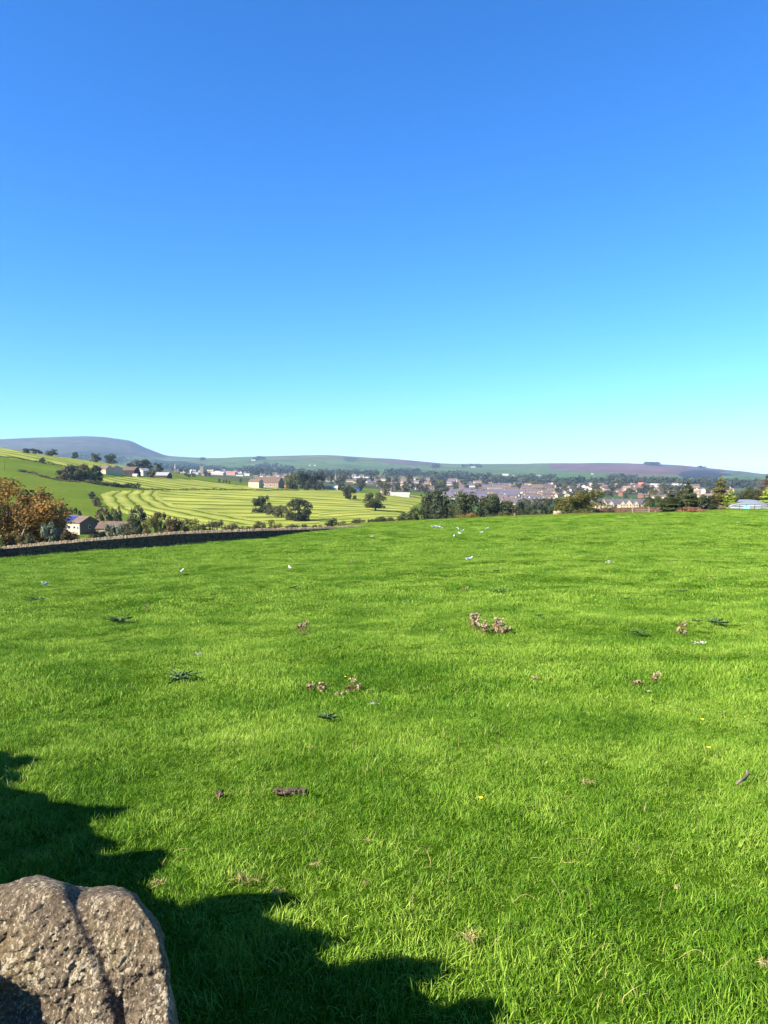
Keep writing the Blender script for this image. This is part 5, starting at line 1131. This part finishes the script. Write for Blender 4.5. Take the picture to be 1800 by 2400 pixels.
#==P5==
# ------------------------------------------------------------------ gulls on the pasture
GW = plain('gull_white', (0.656, 0.648, 0.632), (0.704, 0.696, 0.68), 20, .7); GG = plain('gull_grey', (0.336, 0.352, 0.376), (0.4, 0.416, 0.44), 20, .7); GB = plain('gull_bill', (0.36, 0.096, 0.04), (0.44, 0.144, 0.056), 20, .5)
def blob(path, rx, rz, n=12):
    """one closed body grown along a path in the x-z plane with elliptical sections"""
    v, f = [], []
    for (x, z), a, b in zip(path, rx, rz):
        for k in range(n): t = 2*math.pi*k/n; v.append((x, a*math.cos(t), z+b*math.sin(t)))
    for i in range(len(path)-1):
        for k in range(n): f.append((i*n+k, i*n+(k+1) % n, (i+1)*n+(k+1) % n, (i+1)*n+k))
    f.append(tuple(range(n))[::-1]); f.append(tuple((len(path)-1)*n+k for k in range(n)))
    return mesh('body', v, f, [GW], True)
GBODY = blob([(-.21,.155),(-.17,.160),(-.10,.165),(-.02,.165),(.06,.175),(.105,.20),(.125,.235),(.140,.262),(.160,.276),(.178,.274),(.188,.268)], [.012,.030,.055,.068,.062,.045,.032,.033,.034,.024,.008], [.006,.018,.045,.062,.058,.045,.034,.034,.034,.024,.008])
def wingmesh():
    m = MB(); P_ = [(.08,.0,.0),(.05,.02,.035),(-.05,.025,.042),(-.16,.015,.03),(-.27,-.01,.012),(-.16,.0,-.02),(-.04,.01,-.035),(.05,.01,-.025)]
    m.prism([(x, 0, z) for x, y, z in P_], (0, .012, 0)); return m.mesh('wing', GG)
WING = wingmesh(); BEAK = MB().tube([(0,0,0),(.02,0,-.003),(.042,0,-.012)], [.008,.006,.002], 6).mesh('beak', GB); LEG = MB().tube([(0,0,0),(.005,0,.06),(0,0,.12)], [.005,.004,.007], 5).mesh('leg', GB)
def gull(px, py, face, label, k=1.0):
    P = hit(px, py); root = empty('gull', P, R(face), k*.85); root.location.z += .035
    b = obj('body', GBODY, root)
    for s in (-1, 1): obj('wing', WING, root, (.01, s*.062-(.012 if s > 0 else 0), .175), (0, R(4), R(-s*5)))
    obj('beak', BEAK, root, (.185, 0, .270))
    for s in (-1, 1): obj('leg', LEG, root, (0, s*.025, 0))
    tag(root, label, 'bird', 'gulls standing on the pasture', 'thing')
for a in ((1100,1319,15,'white gull facing right alone right of centre in the field',1.15),(106,1379,240,'white gull standing near the left edge by a brown tuft',1.0),(427,1347,80,'upright white gull left of centre below the wall',1.0),(679,1339,110,'small white gull in the middle of the field',.9),
          (1013,1238,200,'leftmost gull of the far group by the skyline',1.1),(1018,1238,20,'gull touching the leftmost one of the far group',1.1),(1023,1239,60,'third gull from left in the far group',1.05),(1030,1239,170,'fourth gull from left in the far group',1.0),(1035,1241,10,'small gull at the right end of the far left row',.85),
          (1071,1240,0,'uppermost gull of the middle far cluster',.85),(1074,1244,90,'gull just below the uppermost one of the middle cluster',.95),(1084,1249,30,'largest white gull of the middle far cluster',1.1),(1077,1255,120,'gull left below the largest one of the middle cluster',1.1),(1064,1261,80,'lowest gull of the middle far cluster',1.0),(1128,1252,0,'gull alone right of the middle far cluster',.95),(1141,1243,20,'long white gull furthest right of the far birds',1.15)):
    gull(*a)
# ------------------------------------------------------------------ thistles, docks and litter in the grass
TSTEM = plain('dry_stem', (0.144, 0.0864, 0.0432), (0.23, 0.151, 0.0792), 12, .9); THEAD = plain('seed_down', (.30, .215, .11), (.48, .37, .22), 40, .95, objvar=.12); TDARK = plain('dead_leaf', (0.115, 0.054, 0.0324), (0.202, 0.108, 0.0612), 20, .9)
TGREEN = plain('thistle_leaf', (.034, .072, .020), (.070, .120, .036), 25, .7)
def fluff(seed):
    r = np.random.default_rng(seed); n = 60; d = r.normal(size=(n, 3)); d /= np.linalg.norm(d, axis=1, keepdims=True); d[:, 2] = np.abs(d[:, 2])*.9-.2
    v, q = quads(d*r.uniform(.35, 1, (n, 1))*.022, d+r.normal(0, .5, (n, 3)), .0085*r.uniform(.6, 1.5, n), r, 1.6); return npmesh('seed_head', v, q, [THEAD])
FL = [fluff(i) for i in range(4)]
def thistle(px, py, wpx, hpx, heads, label, seed, dark=.3, grp='dead brown thistles in the pasture'):
    r = random.Random(seed); P = hit(px, py); s = mpp(P[1]); W, H = max(.05, wpx*s), max(.06, hpx*s); root = empty('thistle', P, 0); m = MB(); lv = []
    for k in range(heads):
        x = (r.uniform(-.5, .5) if heads > 1 else 0)*W; y = r.uniform(-.5, .5)*W*.5; h = H*r.uniform(.45, 1)
        m.tube([(x*.7, y*.7, -.03), (x*.85+.01, y*.85, h*.5), (x, y, h)], [.006, .005, .003], 4, False)
        for j in range(4):
            z = h*r.uniform(.25, .9); a = r.uniform(0, 6.28); l = r.uniform(.05, .12)
            lv.append([(x, y, z), (x+math.cos(a)*l*.5-.012, y+math.sin(a)*l*.5, z+.01), (x+math.cos(a)*l, y+math.sin(a)*l, z-.03), (x+math.cos(a)*l*.5+.012, y+math.sin(a)*l*.5, z-.012)])
        for j in range(r.randint(3, 5)):
            sc_ = r.uniform(.55, 1.25)*min(1.4, max(.8, H/.30)); obj('seed_head', FL[r.randrange(4)], root, (x+r.uniform(-.04, .04), y+r.uniform(-.03, .03), h-r.uniform(-.01, .09)), (r.uniform(-.6, .6), r.uniform(-.6, .6), 0), (sc_,)*3)
    obj('stem', m.mesh('stem', TSTEM), root); b = MB()
    for q in lv: b.poly(q)
    obj('dead_leaves', b.mesh('dead_leaves', TDARK), root); tag(root, label, 'thistle', grp, 'thing')
for i, a in enumerate(((1118,1478,28,44,7,'left tall part of the big dead thistle patch'),(1150,1488,54,42,12,'middle of the big dead thistle patch'),(1178,1490,36,34,9,'right end of the big dead thistle patch'),(1090,1390,26,18,4,'small dead thistle above the big patch'),(712,1490,22,38,4,'dead thistle left of centre with two tiers'),
        (722,1474,12,26,2,'thin upper head of the two-tier dead thistle'),(726,1618,14,26,2,'left one of the three low dead thistles'),(748,1622,20,34,3,'fluffy second one of the low dead thistles'),(830,1624,30,36,4,'pale dead thistle beside the yellow flower'),(800,1636,20,20,2,'lowest crumpled dead thistle of the group'),
        (1600,1494,22,40,3,'dead thistle near the right white wool tuft'),(1606,1468,12,18,1,'small fluffy head above that right thistle'),(1536,1604,18,34,2,'tall pale dead thistle at the right'),(1502,1610,16,24,2,'short dead thistle left of the tall pale one'),(345,1432,8,20,1,'thin reddish dock stalk above the dark green rosette'),
        (818,1326,16,18,2,'faint dry stalks in the mid field'),(362,1330,14,14,2,'small brown stalk left below the wall'),(318,1293,10,6,1,'small brown tuft near the wall foot'),(408,1298,12,6,1,'second small brown tuft near the wall foot'),(1294,1272,20,12,3,'pair of dry stalks right of the far gulls'),(1216,1270,9,11,1,'single dry stalk left of the dry pair'),
        (1450,1228,22,12,3,'dry stalks close to the field crest'),(1486,1226,12,8,1,'single dry tuft on the field crest'),(1576,1318,12,14,2,'little dead thistle in the right mid field'),(1348,1306,12,7,1,'low brown tuft in the right mid field'),(1316,1336,10,9,1,'small pinkish tuft in the right mid field'),(1670,1364,12,10,2,'small brown tuft at the far right'),(1775,1360,18,12,2,'dry stalks at the right edge'),(1254,1595,14,9,1,'tiny straw tuft right of centre'),(134,1384,12,8,1,'dark brown tuft beside the left gull'),(289,1379,8,8,1,'tiny brown tuft in the left field'),(1412,1240,12,8,1,'dry tuft just under the crest'),(1636,1278,12,6,1,'flat brown tuft in the upper right field'),(1000,1350,6,5,1,'tiny tuft below the far gulls'))):
    thistle(*a, seed=i*3+1)
def rosette(px, py, wpx, label, n=16, upright=.22, mat=TGREEN):
    """flat rosette of long lobed leaves"""
    P = hit(px, py); W = max(.12, wpx*mpp(P[1]))/2; r = random.Random(int(px)); root = empty('weed_rosette', P)
    for k in range(n):
        a = 2*math.pi*k/n+r.uniform(-.2, .2); L = W*r.uniform(.35, 1.0); m = MB(); pr = []; seg = 7
        for i in range(seg+1):
            t = i/seg; wd = .075*L*math.sin(math.pi*min(1, t*.92+.06))*(1.5 if i % 2 else .6); z = .075+upright*L*(t-.75*t*t)
            pr.append(((t*L, -wd, z+.012*(i % 2)), (t*L, wd, z+.012*((i+1) % 2)), (t*L, 0, z-.006)))
        for p0, p1 in zip(pr[:-1], pr[1:]): m.poly([p0[0], p1[0], p1[2], p0[2]]); m.poly([p0[2], p1[2], p1[1], p0[1]])
        obj('leaf', m.mesh('leaf', mat), root, (r.uniform(-.2, .2)*W, r.uniform(-.35, .35)*W, 0), (r.uniform(-.25, .25), r.uniform(-.3, .1), a))
    tag(root, label, 'weed', 'dark green weed rosettes in the pasture', 'thing')
for a in ((283,1462,78,'large dark green thistle rosette in the left field',26),(80,1412,60,'faint flat weed patch near the left edge',14),(470,1450,16,'small dark weed right of the big rosette',8),(430,1602,96,'wide grey green weed below the left wool tuft',22),(1168,1394,66,'flat dark weed above the big dead thistle patch',20),(1165,1343,30,'small dark weed in the upper middle field',10),
          (1500,1494,54,'dark green weed left of the right dead thistle',18),(1680,1468,64,'dark spreading weed at the right',20),(1632,1465,24,'small dark weed joining the right dead thistle',8),(1264,1452,30,'faint weed right of the big thistle patch',10),(1040,1356,26,'thin dark weed in the mid field',8),(1470,1410,24,'tiny dark weed in the right mid field',8),(1530,1411,22,'second tiny dark weed in the right mid field',8),(1600,1392,40,'flat weed under the right tussock',10),(500,1400,30,'dark weed streak in the left mid field',8),(690,1382,40,'flat weed left of centre',10),(770,1700,60,'low weed patch in the near middle',14)):
    rosette(*a[:4], n=int(a[4]*1.6))
WOOL = plain('wool', (.40, .36, .29), (.52, .48, .40), 60, .95)
def wisp(px, py, wpx, label, mat=WOOL, name='wool_tuft', cat='wool', flat=.5, n=90):
    P = hit(px, py); W = wpx*mpp(P[1])/2; r = np.random.default_rng(int(px)); d = r.normal(size=(n, 3))*np.array([.5, .35, .22*flat*2]); d[:, 2] = np.abs(d[:, 2])
    v, q = quads(d*W+np.array([0, 0, .05]), r.normal(size=(n, 3)), (np.clip(W*.5, .012, .032) if cat == 'straw' else W*.11)*r.uniform(.5, 1.3, n), r, .07 if cat == 'straw' else 1.6); o = obj(name, npmesh(name, v, q, [mat]), None, P); tag(o, label, cat, kind='thing')
for a in ((1641,1514,26,'white wool tuft on the grass at the right'),(466,1540,18,'white wool tuft left of centre'),(876,1660,18,'pale wool wisp below the dead thistles'),(1522,1632,10,'tiny white wisp below the tall pale thistle'),(873,1260,12,'pale tan lump near the field crest'),(1428,1321,18,'long pale wisp in the right upper field'),(1036,1482,8,'tiny pale wisp left of the big thistle patch'),(1730,1226,8,'pale speck at the upper right crest'),(176,1299,6,'pale speck below the wall')): wisp(*a)
for a in ((580,2084,74,'matted straw patch in the grass beside the shadow'),(648,2112,40,'small straw mat right of the larger straw patch'),(740,2046,26,'short straw pieces in the near middle'),(860,1990,18,'little straw knot in the near middle'),(856,2092,16,'little straw knot below the first'),(1376,1850,30,'straw fleck left of the stick'),(730,1765,12,'straw fleck above the soil crumbs'),(1790,2290,40,'dry straw at the right edge'),(1100,2222,60,'flattened straw near the bottom middle'),(370,2094,40,'ginger dead grass at the shadow edge')): wisp(*a, mat=STRAW, name='straw_patch', cat='straw', flat=.22, n=70)
SOIL = plain('soil', (.055, .038, .026), (.12, .088, .062), 40, .95, .6)
for (px, py, wpx, lb, sd) in ((655,1866,26,'left crumb of the dark soil heap',4),(680,1866,34,'middle and largest crumb of the dark soil heap',5),(708,1866,24,'right crumb of the dark soil heap',6),(515,1871,18,'small dark dropping left of the soil heap',7)):
    P = hit(px, py); W = wpx*mpp(P[1]); o = obj('soil_crumb', rock(sd, W*.95, W*.6, .035, .6, 2), None, (P[0], P[1], P[2]+.015)); setmat(o, SOIL); tag(o, lb, 'soil', 'dark crumbs of soil in the grass', 'thing')
P = hit(1740, 1850); s = mpp(P[1]); st = empty('stick', (P[0], P[1], P[2]+.06), 0); STK = plain('stick_bark', (.11, .080, .055), (.24, .19, .14), 40, .9, .4)
obj('branch', MB().tube([(-24*s,-.05,.0),(-7*s,-.02,.012),(9*s,.015,.01),(22*s,.055,.025)], [.010,.011,.010,.013], 8).mesh('branch', STK, smooth=True), st); obj('knot', MB().tube([(17*s,.04,.02),(20*s,.06,.04),(26*s,.055,.03)], [.010,.009,.005], 7).mesh('knot', STK), st)
tag(st, 'short grey stick lying in the grass at the right', 'stick', kind='thing')
YEL = plain('yellow_petal', (.80, .60, .02), (.85, .68, .05), 20, .7)
for (px, py, lb) in ((809,1598,'yellow flower beside the dead thistles'),(520,1430,'yellow flower in the left mid field'),(118,1546,'orange yellow flower near the left edge'),(1645,1703,'yellow flower at the right'),(1660,1770,'small yellow flower below the right one'),(1126,1893,'small yellow flower near the middle right')):
    P = hit(px, py); fl = empty('yellow_flower', P, 0, .7); obj('stem', MB().tube([(0,0,0),(0,0,.085)], .0025, 4).mesh('stem', GRASS), fl)
    m = MB()
    for k in range(11): a = 2*math.pi*k/11; m.poly([(0,0,.085),(.020*math.cos(a-.2),.020*math.sin(a-.2),.094),(.026*math.cos(a),.026*math.sin(a),.098),(.020*math.cos(a+.2),.020*math.sin(a+.2),.094)])
    obj('petals', m.mesh('petals', YEL), fl); tag(fl, lb, 'flower', 'yellow flowers in the grass', 'thing')
P = hit(1583, 2108); dl = obj('dead_leaf', MB().poly([(-.03,0,0),(0,-.02,.012),(.035,-.004,.004),(.045,.02,.02),(0,.022,.016)]).mesh('dead_leaf', STRAW), None, (P[0], P[1], P[2]+.05), (.5, .2, .6), (.55, .55, .55)); tag(dl, 'curled tan dead leaf in the grass lower right', 'leaf', kind='thing')
# loose dry grass stalks
def stalk(pts_, label, r_=.0011):
    W = []
    for i, (a, b) in enumerate(pts_): p = hit(a, b); W.append(Vector((p[0], p[1], p[2]+.05+.03*math.sin(math.pi*i/(len(pts_)-1)))))
    Pm = []
    for i in range(len(W)-1):
        p0, p1, p2, p3 = W[max(i-1, 0)], W[i], W[i+1], W[min(i+2, len(W)-1)]
        for t in np.linspace(0, 1, 6)[:-1]: Pm.append(.5*((2*p1)+(p2-p0)*t+(2*p0-5*p1+4*p2-p3)*t*t+(3*p1-p0-3*p2+p3)*t**3))
    Pm.append(W[-1]); o = obj('dry_stalk', MB().tube([p-W[0] for p in Pm], [r_*(1.2-.7*i/len(Pm)) for i in range(len(Pm))], 5).mesh('dry_stalk', STRAW), None, W[0]); tag(o, label, 'stalk', 'dry grass stalks lying on the pasture', 'thing')
for a in (([(1312,2030),(1322,2050),(1350,2053),(1376,2030),(1394,2005),(1396,2000),(1370,1992),(1330,1990)],'curved dry stalk like a hook in the lower right grass'),([(1050,2012),(1055,2040),(1053,2080),(1047,2120)],'upright dry stalk right of the middle'),([(1290,2080),(1300,2110),(1312,2140),(1318,2170)],'dry stalk below the hooked one'),([(960,2140),(985,2095),(996,2066)],'leaning dry stalk in the near middle'),([(1240,1745),(1247,1770),(1250,1820)],'tall dry stalk above the right middle'),([(1380,2280),(1410,2262),(1440,2255),(1460,2250)],'flat dry stalk at the lower right'),([(1590,2276),(1630,2272),(1664,2282)],'pale dry stalk at the lower right end'),([(1545,2160),(1553,2130),(1556,2105)],'dry stalk beside the dead leaf'),([(1155,2245),(1185,2215),(1230,2195)],'bent dry stalk at the bottom middle'),([(1376,2100),(1380,2130),(1384,2160)],'short dry stalk below the hooked one right'),([(1318,1884),(1345,1885)],'short pale stalk in the right middle'),([(395,1540),(402,1580),(404,1620)],'upright pale stalk in the left field'),([(130,1520),(120,1545)],'short pale stalk near the left edge'),([(1200,2140),(1230,2135),(1262,2138)],'flat dry stalk at the middle right'),([(1690,2300),(1720,2290),(1750,2284)],'thin dry stalk in the corner'),([(70,1820),(85,1795),(108,1770)],'yellow stalk at the left shadow tip'),([(20,1860),(14,1830),(16,1800)],'thin stalk at the left edge')): stalk(*a)

# ------------------------------------------------------------------ the air
hz = MB().box(-13700, 13700, -40, 12700, -160, 400); hm = bpy.data.materials.new('haze_air'); hm.use_nodes = True; t = hm.node_tree; t.nodes.clear()
ho = N(t.nodes, 'ShaderNodeOutputMaterial'); hv = N(t.nodes, 'ShaderNodeVolumePrincipled'); hv.inputs['Color'].default_value = (.50, .72, 1.0, 1); hv.inputs['Density'].default_value = 4.8e-5; hv.inputs['Anisotropy'].default_value = 0.0
t.links.new(hv.outputs[0], ho.inputs['Volume'])
tag(obj('haze', hz.mesh('haze', hm)), 'thin pale blue haze over the valley', 'haze', kind='stuff')
